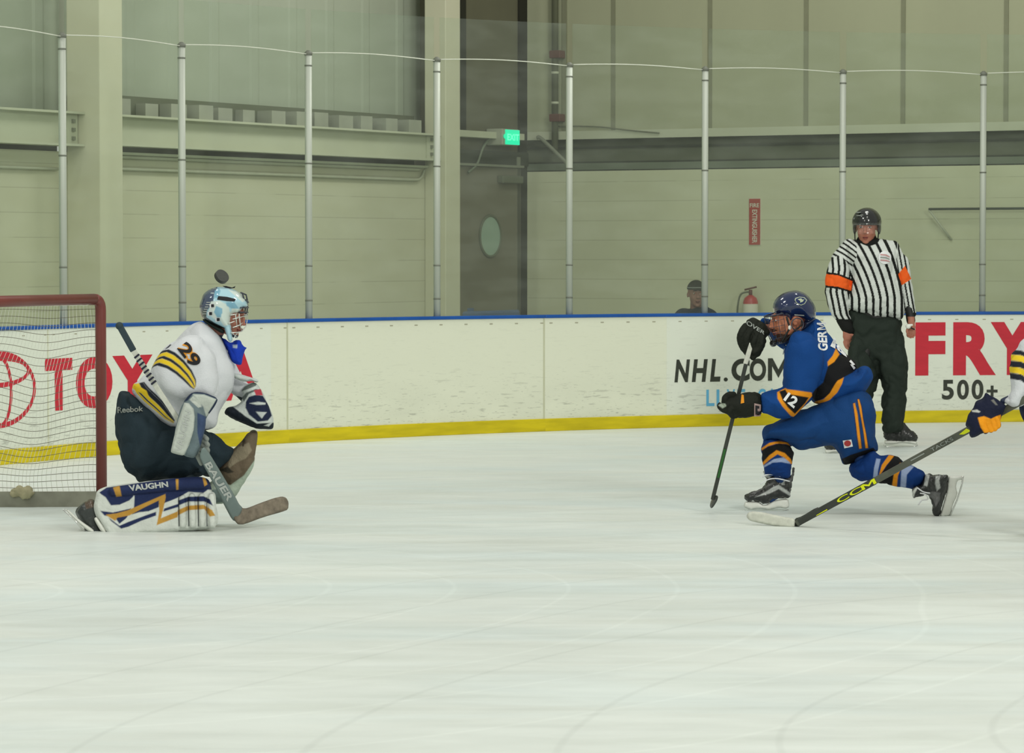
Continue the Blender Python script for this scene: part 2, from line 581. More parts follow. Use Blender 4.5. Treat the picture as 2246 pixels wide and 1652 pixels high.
# corner of the two walls
k_ = (PR - PL)
tc_ = (k_.x * UR.y - k_.y * UR.x) / (UL.x * UR.y - UL.y * UR.x)
CORN = PL + UL * tc_
tc_ = tL(1152, -.02)
tcR = tR(1150) - .12

def block_material(name, col, course=0.2, off=0.058):
    m = mat(name, col, rough=0.7, spec=0.25, var=0.05, nscale=1.2, bump=0.05, bscale=30)
    nt = m.node_tree; N = nt.nodes; L = nt.links; b = N['Principled BSDF']
    src = b.inputs['Base Color'].links[0].from_socket
    g = N.new('ShaderNodeNewGeometry'); sp = N.new('ShaderNodeSeparateXYZ'); L.new(g.outputs['Position'], sp.inputs[0])
    a = N.new('ShaderNodeMath'); a.operation = 'SUBTRACT'; a.inputs[1].default_value = off; L.new(sp.outputs['Z'], a.inputs[0])
    w = N.new('ShaderNodeMath'); w.operation = 'PINGPONG'; w.inputs[1].default_value = course / 2; L.new(a.outputs[0], w.inputs[0])
    r = N.new('ShaderNodeMapRange'); r.inputs['From Min'].default_value = 0.002; r.inputs['From Max'].default_value = 0.006
    r.inputs['To Min'].default_value = 0.80; r.inputs['To Max'].default_value = 1.0; L.new(w.outputs[0], r.inputs['Value'])
    n = N.new('ShaderNodeTexNoise'); n.inputs['Scale'].default_value = 1.6; L.new(g.outputs['Position'], n.inputs['Vector'])
    n2 = N.new('ShaderNodeMapRange'); n2.inputs['From Min'].default_value = 0.35; n2.inputs['From Max'].default_value = 0.6; L.new(n.outputs['Fac'], n2.inputs['Value'])
    mxf = N.new('ShaderNodeMath'); mxf.operation = 'MAXIMUM'; L.new(r.outputs[0], mxf.inputs[0])
    half = N.new('ShaderNodeMath'); half.operation = 'MULTIPLY'; half.inputs[1].default_value = 0.97; L.new(n2.outputs[0], half.inputs[0]); L.new(half.outputs[0], mxf.inputs[1])
    s = N.new('ShaderNodeVectorMath'); s.operation = 'SCALE'; L.new(src, s.inputs[0]); L.new(mxf.outputs[0], s.inputs['Scale'])
    L.new(s.outputs[0], b.inputs['Base Color'])
    return m

M = {}
M['block'] = block_material('painted_block', (0.50, 0.50, 0.355, 1))
M['column'] = mat('painted_steel_column', (0.55, 0.535, 0.40, 1), 0.6, var=0.04, nscale=1.5)
M['beam'] = mat('painted_beam', (0.46, 0.47, 0.355, 1), 0.55, var=0.07, nscale=2)
M['siding'] = mat('metal_siding_greenish', (0.325, 0.355, 0.28, 1), 0.5, var=0.08, nscale=0.9, stretch=(1, 1, .25))
M['siding_r'] = mat('metal_siding_olive', (0.36, 0.37, 0.25, 1), 0.5, var=0.07, nscale=0.8, stretch=(1, 1, .3))
M['groove'] = mat('siding_seam', (0.215, 0.22, 0.145, 1), 0.6, var=0.05)
M['dark_recess'] = mat('dark_paint_and_shade', (0.105, 0.115, 0.075, 1), 0.6, var=0.1, nscale=2)  # on the wall recesses this dark tone stands in for shade
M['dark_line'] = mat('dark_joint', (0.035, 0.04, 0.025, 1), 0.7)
M['recess_strip'] = mat('grey_green_girt', (0.15, 0.175, 0.125, 1), 0.5, var=0.1, nscale=2)
M['door'] = mat('brown_grey_door', (0.155, 0.145, 0.105, 1), 0.55, var=0.12, nscale=1.5)
M['door_dark'] = mat('dark_brown_panel', (0.125, 0.12, 0.08, 1), 0.6, var=0.12, nscale=1.5)
M['frame_grey'] = mat('door_frame_paint', (0.19, 0.20, 0.15, 1), 0.5)
M['black_gap'] = mat('dark_gap_shade', (0.022, 0.022, 0.015, 1), 0.7)  # near-black colour standing in for the shade in gaps
M['pane'] = mat('frosted_round_pane', (0.25, 0.34, 0.27, 1), 0.25, spec=0.5, var=0.03)
M['block_left'] = block_material('painted_block_end_wall', (0.50, 0.49, 0.36, 1))

tcol1a, tcol1b = tL(222, .34), tL(272, .34)
tcol2a, tcol2b = tL(978, .24), tL(1010, .24)
wl = wbuild('wall_left', 'L', -7, tcol2b + .02, -.3, 0, 0, 2.36, M['block_left'], kind='structure')
wr = wbuild('wall_right', 'R', tcR - .02, 9, -.3, 0, 0, 2.37, M['block'], kind='structure')
# upper siding, ribbed, real folds
def ribbed(name, side, t0, t1, off, z0, z1, m, pitch=.3, depth=.02, wid=.05):
    P, U, Nn = (PL, UL, NL) if side == 'L' else (PR, UR, NR)
    pro = []
    t = t0
    while t < t1:
        pro += [(t, off), (t + pitch - wid, off), (t + pitch - wid * .8, off + depth), (t + pitch - wid * .2, off + depth)]
        t += pitch
    vs = []
    for t, o in pro:
        q = P + U * t + Nn * o
        vs += [(q.x, q.y, z0), (q.x, q.y, z1)]
    nf = len(pro)
    back = []
    for t, o in ((pro[-1][0], off - .12), (pro[0][0], off - .12)):
        q = P + U * t + Nn * o
        vs += [(q.x, q.y, z0), (q.x, q.y, z1)]
    n = nf + 2
    fs = [(2 * i, 2 * ((i + 1) % n), 2 * ((i + 1) % n) + 1, 2 * i + 1) for i in range(n)]
    fs.append(tuple(2 * i for i in range(n))); fs.append(tuple(2 * i + 1 for i in range(n - 1, -1, -1)))
    mb = MB(); mb.add(vs, fs)
    o = build(name, mb, m); o['kind'] = 'structure'
    return o
ribbed('trim_1', 'L', -7, tcol2a, -.22, 2.6, 9.0, M['siding'], pitch=.62, depth=.008, wid=.16)
rs = wbuild('trim_2', 'R', tcR - .02, 9, -.3, -.05, 2.70, 9.0, M['siding_r'], kind='structure')
for pxr in (1345, 1556, 1766, 1978, 2203, 2420):
    t = tR(pxr, -.05)
    wbuild('seam_strip', 'R', t - .022, t + .022, -.05, -.04, 2.78, 9.0, M['groove'], parent=rs)
# right wall recess: flange shade put into the colour, girts in three strips
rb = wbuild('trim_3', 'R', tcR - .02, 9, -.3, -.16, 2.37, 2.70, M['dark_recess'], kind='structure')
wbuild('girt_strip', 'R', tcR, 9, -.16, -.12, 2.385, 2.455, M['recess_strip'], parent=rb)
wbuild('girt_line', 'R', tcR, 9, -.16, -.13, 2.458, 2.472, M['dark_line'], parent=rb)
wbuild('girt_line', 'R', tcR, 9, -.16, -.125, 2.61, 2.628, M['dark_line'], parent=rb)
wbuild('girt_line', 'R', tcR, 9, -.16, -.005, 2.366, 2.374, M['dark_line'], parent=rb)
wbuild('flange', 'R', tcR, 9, -.2, -.02, 2.70, 2.785, M['beam'], parent=rb)

# columns, each a thing of the building shell
def column(name, ta, tb, d, label):
    o = wbuild(name, 'L', ta, tb, 0, d, 0, 9, M['column'], kind='structure', bev=.008)
    return o
column('column', tcol1a, tcol1b, .34, '')
column('column', tcol2a, tcol2b, .24, '')

# ledge row of folded insulation behind the beam (between the columns)
def folded(t0, t1, z0, z1):
    mb = MB(); t = t0; i = 0
    random.seed(3)
    while t < t1 - .1:
        w = random.uniform(.16, .24)
        wbox(mb, 'L', t, t + w, -.22, random.uniform(-.04, .05), z0, z1 - random.uniform(0, .03))
        t += w + random.uniform(.12, .2)
    return mb
M['insul'] = mat('pale_corrugation', (0.30, 0.31, 0.25, 1), 0.7, var=0.12, nscale=4)
o = build('trim_4', folded(tcol1b + .05, tcol2a, 2.66, 2.83), M['insul']); o['kind'] = 'structure'
wbuild('trim_5', 'L', tcol1b, tcol2a, -.3, -.12, 2.36, 2.86, M['dark_recess'], kind='structure')  # dark filler, colour carries the shadow gap under the beam

# I-beams
def ibeam(t0, t1, z0, z1, label, group, ends):
    ctr = PL + UL * ((t0 + t1) / 2) + NL * .1
    r = thing('steel_beam', (ctr.x, ctr.y, z0), label, 'beam', group)
    wbuild('web', 'L', t0, t1, .09, .105, z0, z1, M['beam'], r)
    wbuild('flange', 'L', t0, t1, .02, .19, z0, z0 + .018, M['beam'], r)
    wbuild('flange', 'L', t0, t1, .02, .19, z1 - .018, z1, M['beam'], r)
    for e, s in ends:
        pl = wbuild('end_plate', 'L', e, e + s * .14, .105, .12, z0 + .02, z1 - .02, M['beam'], r)
        for k in range(3):
            wbuild('bolt', 'L', e + s * .05, e + s * .08, .12, .14, z0 + .05 + k * .07, z0 + .08 + k * .07, M['frame_grey'], pl)
    return r
ibeam(-6, tcol1a - .002, 2.40, 2.68, 'light painted steel beam left of the wide column, bolted to it', 'wall beams', [(tcol1a - .01, -1)])
ibeam(tcol1b + .002, tcol2a - .002, 2.42, 2.68, 'light painted steel beam between the two columns above the block wall', 'wall beams', [(tcol2a - .01, -1)])
wbuild('trim_6', 'L', -7, tcol1a, -.3, -.1, 2.36, 2.62, M['black_gap'], kind='structure')  # near-black filler painted as the shadow gap under the left beam

# conduits on the left wall
M['pipe'] = mat('painted_conduit', (0.40, 0.41, 0.31, 1), 0.5)
def wpt(side, t, off, z):
    P, U, Nn = (PL, UL, NL) if side == 'L' else (PR, UR, NR)
    q = P + U * t + Nn * off
    return Vector((q.x, q.y, z))
def pipe(side, pts, r, m, label, cat='pipe', name='conduit_pipe', group=None):
    mb = MB(); mb.tube([wpt(side, *p) for p in catmull(pts, 6)], r, 8)
    o = build(name, mb, m, smooth=True); tag(o, label, cat, group)
    return o
te = tL(928)
pipe('L', [(tcol1b, .03, 2.335), (te - 1.0, .03, 2.335), (te - .1, .03, 2.335)], .014, M['pipe'], 'upper thin painted pipe running along the block wall between the two columns')
pipe('L', [(tcol1b, .03, 2.235), (te - 1.2, .03, 2.235), (te - .3, .03, 2.235), (te - .1, .03, 2.25), (te - .02, .03, 2.33)], .013, M['pipe'], 'lower thin painted pipe on the block wall, bending up by the right column')
pipe('L', [(-6, .03, 2.215), (-3, .03, 2.215), (tcol1a - .15, .03, 2.215)], .012, M['pipe'], 'thin painted pipe on the block wall left of the wide column')
M['ledge'] = mat('pale_ledge', (0.42, 0.44, 0.33, 1), 0.5)
wbuild('trim_7', 'L', tcol1b, tcol2a, 0, .05, 2.352, 2.375, M['ledge'], kind='structure')

# ------------------------------------------------------------------ dark door bay by the corner
td0, td1 = tcol2b, tc_
bay = wbuild('wall_corner', 'L', td0, td1 + .02, -.3, -.02, 0, 9, M['door_dark'], kind='structure')
dr = wbuild('door_1', 'L', td0 + .03, tL(1137), -.02, .03, 0, zL(1075, 366), M['door'], kind='structure', bev=.006)
wbuild('door_frame', 'L', tL(1129), tL(1136), -.02, .03, 0, zL(1140, 345), M['frame_grey'], dr)
wbuild('door_head', 'L', td0, tL(1137), -.02, .07, zL(1075, 366), zL(1075, 361), M['frame_grey'], dr)
wbuild('door_closer', 'L', tL(1085), tL(1130), .03, .10, zL(1105, 402), zL(1105, 386), M['dark_recess'], dr, bev=.01)
# round window
c = wpt('L', tL(1069), .03, zL(1069, 518))
mb = MB(); ring = MB(); rr = .195; n = 40
fr = [c + UL * (rr * math.cos(2 * math.pi * k / n)) + Vector((0, 0, rr * math.sin(2 * math.pi * k / n))) + NL * .006 for k in range(n)]
bk = [p - NL * .02 for p in fr]
mb.add(fr + bk, [tuple(range(n)), tuple(range(2 * n - 1, n - 1, -1))] + [(k, k + n, (k + 1) % n + n, (k + 1) % n) for k in range(n)])
build('round_pane', mb, M['pane'], dr)
ring.tube([c + UL * ((rr + .012) * math.cos(a)) + Vector((0, 0, (rr + .012) * math.sin(a))) + NL * .005 for a in [2 * math.pi * k / n for k in range(n + 1)]], .014, 8, cap=False)
build('pane_ring', ring, M['dark_recess'], dr, True)
wbuild('trim_8', 'L', tL(1139), td1, -.03, .004, 0, 9, M['black_gap'], kind='structure')
wbuild('trim_9', 'L', td0, tL(1128), -.02, .12, zL(1060, 304), zL(1060, 290), M['beam'], kind='structure')
wbuild('trim_10', 'L', td0, td1, -.02, .02, zL(1060, 361), zL(1060, 330), M['dark_line'], kind='structure')
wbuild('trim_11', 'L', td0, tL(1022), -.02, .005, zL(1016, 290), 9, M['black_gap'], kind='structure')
pipe('L', [(tL(1016), .06, zL(1016, 378)), (tL(1035), .06, zL(1035, 360)), (tL(1048), .06, zL(1048, 325)), (tL(1062), .06, zL(1062, 304))], .012, M['recess_strip'], 'thin curved pipe above the dark door beside the right column')
# blue low thing seen over the boards at the door
M['blue_mat'] = mat('dusty_blue_vinyl', (0.07, 0.10, 0.16, 1), 0.6, var=0.1)
c0 = W(1077, 690, 29.2); o_ = thing('floor_mat', (c0.x, c0.y, 0), 'dusty blue padded barrier low in front of the dark door behind the boards', 'barrier')
mb = MB(); a = W(1014, 690, 29.0); b2 = W(1140, 690, 29.6)
mb.box8([(a.x, a.y, 0), (b2.x, b2.y, 0), (b2.x, b2.y + .2, 0), (a.x, a.y + .2, 0), (a.x, a.y, W(1014, 684, 29).z), (b2.x, b2.y, W(1140, 680, 29.6).z), (b2.x, b2.y + .2, W(1140, 680, 29.6).z), (a.x, a.y + .2, W(1014, 684, 29).z)])
bevel(build('pad', mb, M['blue_mat'], o_), .02)
mb = MB(); mb.box(c0.x - .22, c0.x - .16, c0.y + .01, c0.y + .07, W(1020, 690, 29).z - .3, W(1020, 677, 29).z); build('latch', mb, M['blue_mat'], o_)

# exit sign
se = thing('exit_sign', wpt('L', tL(1122), .2, zL(1122, 301)), 'small green lit exit sign above the dark corner door', 'sign')
M['sign_case'] = mat('grey_sign_case', (0.33, 0.34, 0.27, 1), 0.5)
M['exit_green'] = mat('lit_green_panel', (0.0, 0.55, 0.25, 1), 0.4, emit=((0.0, 0.75, 0.42, 1), 0.9))
M['exit_letters'] = mat('pale_green_letters', (0.2, 0.9, 0.5, 1), 0.4, emit=((0.10, 1.0, 0.55, 1), 1.0))
za, zb = zL(1122, 319, .2), zL(1122, 283, .2)
t0s, t1s = tL(1104, .2), tL(1140.5, .2)
wbuild('sign_case', 'L', t0s, t1s, .0, .19, za, zb, M['sign_case'], se, bev=.01)
wbuild('lit_panel', 'L', tL(1110, .2), t1s - .003, .19, .198, za + .008, zb - .008, M['exit_green'], se)
V, Fc = text_shape('EXIT', 0.02)
ta, tb = tL(1113, .2), t1s - .02
mb = MB(); mb.add([wpt('L', ta + (tb - ta) * u, .2, za + .05 + (zb - za - .1) * v) for u, v in V], Fc)
build('lettering', mb, M['exit_letters'], se)
mb = MB(); cc = wpt('L', tL(1108, .2), .2, (za + zb) / 2 + .005)
mb.add([cc + UL * (.03 * math.cos(a)) + Vector((0, 0, .025 * math.sin(a))) for a in [2 * math.pi * k / 20 for k in range(20)]], [tuple(range(20))])
build('lamp', mb, M['exit_green'], se)

# pipes on the right wall
M['dark_pipe'] = mat('dark_olive_pipe', (0.125, 0.13, 0.085, 1), 0.5)
M['clamp'] = mat('red_brown_clamp', (0.11, 0.04, 0.03, 1), 0.5)
tp = tR(1220)
r = thing('drain_pipe', wpt('R', tp, .05, 2.75), 'dark vertical pipe with two red brown clamps on the upper right wall', 'pipe')
mb = MB(); mb.tube([wpt('R', tp, .03, 2.55), wpt('R', tp, .03, 9)], .035, 12); build('pipe', mb, M['dark_pipe'], r, True)
for yy in (120, 259):
    zz = zR(1220, yy)
    wbuild('clamp', 'R', tp - .04, tp + .09, -.03, .09, zz - .04, zz + .04, M['clamp'], r, bev=.01)
for yy in (160, 226):
    zz = zR(1220, yy); mb = MB(); mb.tube([wpt('R', tp, .03, zz - .012), wpt('R', tp, .03, zz + .012)], .042, 12); build('collar', mb, M['beam'], r, True)
wbuild('backing', 'R', tp + .05, tp + .10, -.05, -.03, 2.78, 9, M['groove'], r)
pipe('R', [(tR(1185), .07, zR(1185, 303)), (tR(1196), .07, zR(1192, 306)), (tR(1250), .07, zR(1250, 358))], .02, M['frame_grey'], 'slanting grey pipe under the flange right of the exit sign')
pipe('R', [(tR(1225), 0, zR(1225, 277)), (tR(1270), 0, zR(1270, 277)), (tR(1320), 0, zR(1320, 279)), (tR(1380), 0, zR(1380, 286)), (tR(1445), 0, zR(1445, 292))], .007, M['dark_pipe'], 'thin dark cable sagging above the flange of the right wall', 'cable', 'cable')

# fire extinguisher and its sign
M['red'] = mat('red_enamel', srgb(165, 40, 38), 0.35, spec=0.5)
M['sign_red'] = mat('faded_red_sign', srgb(160, 62, 52), 0.5)
M['white_paint'] = mat('off_white_paint', srgb(205, 200, 185), 0.5)
M['black'] = mat('black_rubber', (0.012, 0.013, 0.012, 1), 0.5)
ts = tR(1655)
sg = thing('fire_sign', wpt('R', ts, .01, zR(1655, 486)), 'tall narrow red sign with white lettering on the block wall', 'sign')
wbuild('sign_board', 'R', tR(1643), tR(1667), 0, .012, zR(1655, 537), zR(1655, 436), M['sign_red'], sg)
wbuild('white_edge', 'R', tR(1642), tR(1668), 0, .006, zR(1655, 538), zR(1655, 435), M['white_paint'], sg)
def wall_text(name, s, side, ta, tb, z0, z1, off, m, parent, vert=False, bold=0.02):
    V, Fc = text_shape(s, bold)
    mb = MB()
    if vert: mb.add([wpt(side, tb - (tb - ta) * v if False else ta + (tb - ta) * v, off, z1 - (z1 - z0) * u) for u, v in V], Fc)
    else: mb.add([wpt(side, ta + (tb - ta) * u, off, z0 + (z1 - z0) * v) for u, v in V], Fc)
    return build(name, mb, m, parent)
wall_text('lettering', 'FIRE', 'R', tR(1645), tR(1665), zR(1655, 455), zR(1655, 446), .014, M['white_paint'], sg)
wall_text('lettering', 'EXTINGUISHER', 'R', tR(1650), tR(1661), zR(1655, 533), zR(1655, 460), .014, M['white_paint'], sg, vert=True)
q = wpt('R', tR(1657), .12, 0); zc = zR(1657, 680, .12)
ex = thing('fire_extinguisher', (q.x, q.y, zc - .25), 'red fire extinguisher with a white label hung low on the block wall', 'extinguisher')
mb = MB(); mb.tube([(q.x, q.y, zc - .28 + h) for h in (0, .02, .36, .40, .43)], [.05, .075, .075, .06, .02], 18); build('cylinder', mb, M['red'], ex, True)
mb = MB(); mb.tube([(q.x, q.y, zc - .10), (q.x, q.y, zc + .06)], .0765, 18, cap=False); build('label', mb, M['white_paint'], ex, True)
mb = MB(); mb.tube([(q.x, q.y, zc + .14), (q.x, q.y, zc + .20)], .018, 10); mb.tube([(q.x - .06, q.y, zc + .20), (q.x + .06, q.y - .02, zc + .23)], .009, 8); build('handle', mb, M['clamp'], ex, True)
mb = MB(); mb.tube(catmull([(q.x - .02, q.y, zc + .18), (q.x - .10, q.y, zc + .15), (q.x - .13, q.y, zc), (q.x - .12, q.y, zc - .15)], 6), .009, 8); build('hose', mb, M['dark_recess'], ex, True)

# wall rail at the far right
M['rail_dark'] = mat('dark_green_rail', (0.06, 0.07, 0.055, 1), 0.5)
rl = thing('wall_rail', wpt('R', tR(2150), .1, zR(2150, 457)), 'dark horizontal rail with a slanting brace on the right block wall', 'rail')
mb = MB(); mb.tube([wpt('R', tR(2044), .1, zR(2044, 459)), wpt('R', tR(2246) + 1.2, .1, zR(2044, 459))], .012, 8); build('rail', mb, M['rail_dark'], rl, True)
mb = MB(); mb.tube([wpt('R', tR(2044), .1, zR(2044, 460)), wpt('R', tR(2086), .01, zR(2086, 526))], .010, 8); build('brace', mb, M['pipe'], rl, True)

# ================================================================== rink boards
BC = Vector((5.959, 17.674, 0)); BR = 10.895
def phi_of(px):
    k = (px - CX) / F / CP
    d = Vector((k, 1, 0)); a = d.dot(d); b_ = -2 * d.dot(BC); c_ = BC.dot(BC) - BR * BR
    y = (-b_ + math.sqrt(b_ * b_ - 4 * a * c_)) / (2 * a)
    return math.atan2(y - BC.y, k * y - BC.x)
def BP(phi, z, off=0.0):
    return Vector((BC.x + (BR - off) * math.cos(phi), BC.y + (BR - off) * math.sin(phi), z))
def board_z(px, py, off=0.0):
    q = BP(phi_of(px), 0, off); return W(px, py, q.y).z
def arc_box(mb, pa, pb, o0, o1, z0, z1, n=16):
    vs = []
    for k in range(n + 1):
        p = pa + (pb - pa) * k / n
        vs += [BP(p, z0, o1), BP(p, z1, o1), BP(p, z1, o0), BP(p, z0, o0)]
    fs = []
    for k in range(n):
        a = 4 * k; b_ = a + 4
        for i in range(4):
            j = (i + 1) % 4
            fs.append((a + i, a + j, b_ + j, b_ + i))
    fs += [(0, 1, 2, 3), (4 * n + 3, 4 * n + 2, 4 * n + 1, 4 * n)]
    return mb.add(vs, fs)

def board_material():
    m = bpy.data.materials.new('board_plastic'); m.use_nodes = True
    nt = m.node_tree; N = nt.nodes; L = nt.links; b = N['Principled BSDF']
    g = N.new('ShaderNodeNewGeometry')
    sp = N.new('ShaderNodeSeparateXYZ'); L.new(g.outputs['Position'], sp.inputs[0])
    def nz(scale, st, detail=3):
        mp = N.new('ShaderNodeMapping'); mp.inputs['Scale'].default_value = st; L.new(g.outputs['Position'], mp.inputs['Vector'])
        n = N.new('ShaderNodeTexNoise'); n.inputs['Scale'].default_value = scale; n.inputs['Detail'].default_value = detail
        L.new(mp.outputs[0], n.inputs['Vector']); return n.outputs['Fac']
    def rng(v, a, b_, c, d):
        r = N.new('ShaderNodeMapRange'); r.inputs['From Min'].default_value = a; r.inputs['From Max'].default_value = b_
        r.inputs['To Min'].default_value = c; r.inputs['To Max'].default_value = d; L.new(v, r.inputs['Value']); return r.outputs[0]
    def m2(op, a, b_):
        x = N.new('ShaderNodeMath'); x.operation = op
        for i, v in enumerate((a, b_)):
            if isinstance(v, float): x.inputs[i].default_value = v
            else: L.new(v, x.inputs[i])
        return x.outputs[0]
    low = rng(sp.outputs['Z'], 0.12, 0.62, 1.0, 0.12)       # scuffs gather low on the boards
    marks = rng(nz(7, (1.0, 1.0, 7.0), 4), 0.60, 0.68, 0.0, 1.0)
    marks2 = rng(nz(19, (1.0, 1.0, 6.0), 2), 0.64, 0.70, 0.0, 1.0)
    mk = m2('MULTIPLY', m2('MAXIMUM', marks, marks2), low)
    dirt = m2('MULTIPLY', rng(nz(2.2, (1, 1, 2.5), 6), 0.35, 0.7, 0.0, 1.0), rng(sp.outputs['Z'], 0.1, 0.5, 0.55, 0.05))
    f = m2('SUBTRACT', 1.0, m2('ADD', m2('MULTIPLY', mk, 0.33), m2('MULTIPLY', dirt, 0.22)))
    rgb = N.new('ShaderNodeRGB'); rgb.outputs[0].default_value = (0.70, 0.72, 0.59, 1)
    s = N.new('ShaderNodeVectorMath'); s.operation = 'SCALE'; L.new(rgb.outputs[0], s.inputs[0]); L.new(f, s.inputs['Scale'])
    L.new(s.outputs[0], b.inputs['Base Color']); b.inputs['Roughness'].default_value = 0.45; b.inputs['Specular IOR Level'].default_value = 0.3
    m['rgb'] = 1
    return m, rgb, s
M['board'], _, _ = board_material()
M['vinyl'], r_, _ = board_material(); r_.outputs[0].default_value = (0.70, 0.735, 0.645, 1)
M['kick'] = mat('yellow_kickplate', (0.57, 0.46, 0.006, 1), 0.5, spec=.3, var=0.2, nscale=3.5, stretch=(1, 1, 6))
M['rail_blue'] = mat('blue_cap_rail', (0.006, 0.075, 0.33, 1), 0.35, spec=.4, var=.15, nscale=6)
M['seam'] = mat('board_seam', (.50, .51, .37, 1), .6)
M['screw'] = mat('board_fixing', (0.35, 0.34, 0.25, 1), 0.6)
M['ad_red'] = mat('red_ad_print', (0.52, 0.022, 0.040, 1), 0.5, var=.08, nscale=6, stretch=(1, 1, 5))
M['ad_black'] = mat('black_ad_print', (0.035, 0.04, 0.03, 1), 0.5, var=.3, nscale=12, stretch=(1, 1, 3))
M['ad_blue'] = mat('light_blue_ad_print', (0.12, 0.40, 0.62, 1), 0.5, var=.1)

p632, p1195 = phi_of(632), phi_of(1195)
DP = p632 - p1195
panel_labels = {
    -2: 'white rink board panel off to the left of the goal',
    -1: 'white rink board with the red ring emblem seen through the goal net',
    0: 'white rink board with the red word behind the crouching goalie',
    1: 'plain scuffed white rink board between the goalie and the black web address',
    2: 'scuffed white rink board left of and under the black web address',
    3: 'white rink board with the black and light blue lettering behind the blue player',
    4: 'white rink board with big red letters behind the referee',
    5: 'white rink board at the far right edge of the picture',
}
BOARD = {}
for k in range(-2, 6):
    pa = p632 - DP * (k - 1) if k != 99 else 0
    pb = pa - DP
    mid = BP((pa + pb) / 2, 0)
    r = thing('rink_board', mid, panel_labels[k], 'rink board', 'rink boards')
    g_ = -.0001
    mb = MB(); arc_box(mb, pa - g_, pb + g_, -.06, 0, 0, .975); f_ = build('face_panel', mb, M['board'], r)
    mb = MB(); arc_box(mb, pa - g_, pb + g_, -.02, .012, 0.0, .108); bevel(build('kickplate', mb, M['kick'], r), .004)
    mb = MB(); arc_box(mb, pa, pb, -.09, .012, .972, 1.0); bevel(build('cap_rail', mb, M['rail_blue'], r), .006)
    mb = MB(); arc_box(mb, pb + .0016, pb, -.001, .0012, .11, .972, 2); build('seam', mb, M['seam'], r)
    n = 11
    for i in range(n):
        ph = pa + (pb - pa) * (i + .18) / (n - .64)
        mb = MB(); arc_box(mb, ph, ph - .0028, -.001, .002, .925, .934, 2); build('fixing', mb, M['screw'], r)
    BOARD[k] = (r, pa, pb)
def board_at(px):
    p = phi_of(px)
    for k, (r, pa, pb) in BOARD.items():
        if pb <= p <= pa: return r
    return BOARD[3][0]
def sheet(px0, px1, z0, z1, m, off=.0015):
    pa, pb = phi_of(px0), phi_of(px1)
    for k, (r, a, b_) in BOARD.items():
        x0, x1 = min(pa, a - .001), max(pb, b_ + .001)
        if x0 - x1 < .01: continue
        mb = MB(); arc_box(mb, x0, x1, 0, off, z0, z1, 12); build('printed_sheet', mb, m, r)
sheet(-700, 594, .112, .968, M['vinyl'])
sheet(1462, 1796, .112, .968, M['vinyl'])
sheet(1806, 3100, .112, .968, M['vinyl'])
def board_text(s, px0, px1, z0, z1, m, bold=.02, shear=0.0, name='lettering', off=.0035):
    V, Fc = text_shape(s, bold, shear)
    pa, pb = phi_of(px0), phi_of(px1)
    mb = MB(); mb.add([BP(pa + (pb - pa) * u, z0 + (z1 - z0) * v, off) for u, v in V], Fc)
    return build(name, mb, m, board_at((px0 + px1) / 2))
# red word, letter by letter at its place
for ch, a, b_ in (('T', 98, 158), ('O', 166, 246), ('Y', 246, 334), ('O', 338, 424), ('T', 424, 492), ('A', 486, 570)):
    board_text(ch, a, b_, .365, .752, M['ad_red'], bold=.045)
# ring emblem
def board_ring(px_c, zc, hw, hh, th, a0=0, a1=2 * math.pi, n=64, parent=None):
    """flat printed elliptical ring; hw in metres along the board"""
    pc = phi_of(px_c); vs = []
    for k in range(n + 1):
        a = a0 + (a1 - a0) * k / n
        ca, sa = math.cos(a), math.sin(a)
        for w in (th, 0):
            vs.append(BP(pc - (hw - w * .9) * ca / BR, zc + (hh - w) * sa, .0035))
    mb = MB(); mb.add(vs, [(2 * k, 2 * k + 1, 2 * k + 3, 2 * k + 2) for k in range(n)])
    return build('emblem_ring', mb, M['ad_red'], board_at(px_c))
board_ring(-2, .545, .43, .278, .036)
board_ring(-2, .53, .155, .265, .034)
board_ring(-2, .675, .36, .115, .036)
# black web address
for ch, a, b_ in (('N', 1479, 1513), ('H', 1517, 1552), ('L', 1557, 1580), ('.', 1587, 1596), ('C', 1604, 1644), ('O', 1644, 1680), ('M', 1684, 1730)):
    if ch == '.': board_text(ch, a, b_, .395, .43, M['ad_black'], .02)
    else: board_text(ch, a, b_, .395, .595, M['ad_black'], .012 if ch == 'M' else .04, shear=.15 if ch in 'NHL' else 0)
for i, ch in enumerate('LIVE GAMES'):
    if ch != ' ':
        a = 1549 + i * 22.5
        board_text(ch, a, a + (6 if ch == 'I' else 18), .18, .325, M['ad_blue'], .02)
for ch, a, b_ in (('F', 2007, 2073), ('R', 2090, 2184), ('Y', 2172, 2268), ("'", 2275, 2292), ('S', 2300, 2380)):
    if ch == "'": board_text(ch, a, b_, .78, .905, M['ad_red'], .04)
    else: board_text(ch, a, b_, .425, .905, M['ad_red'], .055)
for ch, a, b_ in (('5', 2066, 2092), ('0', 2099, 2125), ('0', 2131, 2157), ('+', 2164, 2188)):
    board_text(ch, a, b_, .205 if ch != '+' else .23, .385 if ch != '+' else .33, M['ad_black'], .03)

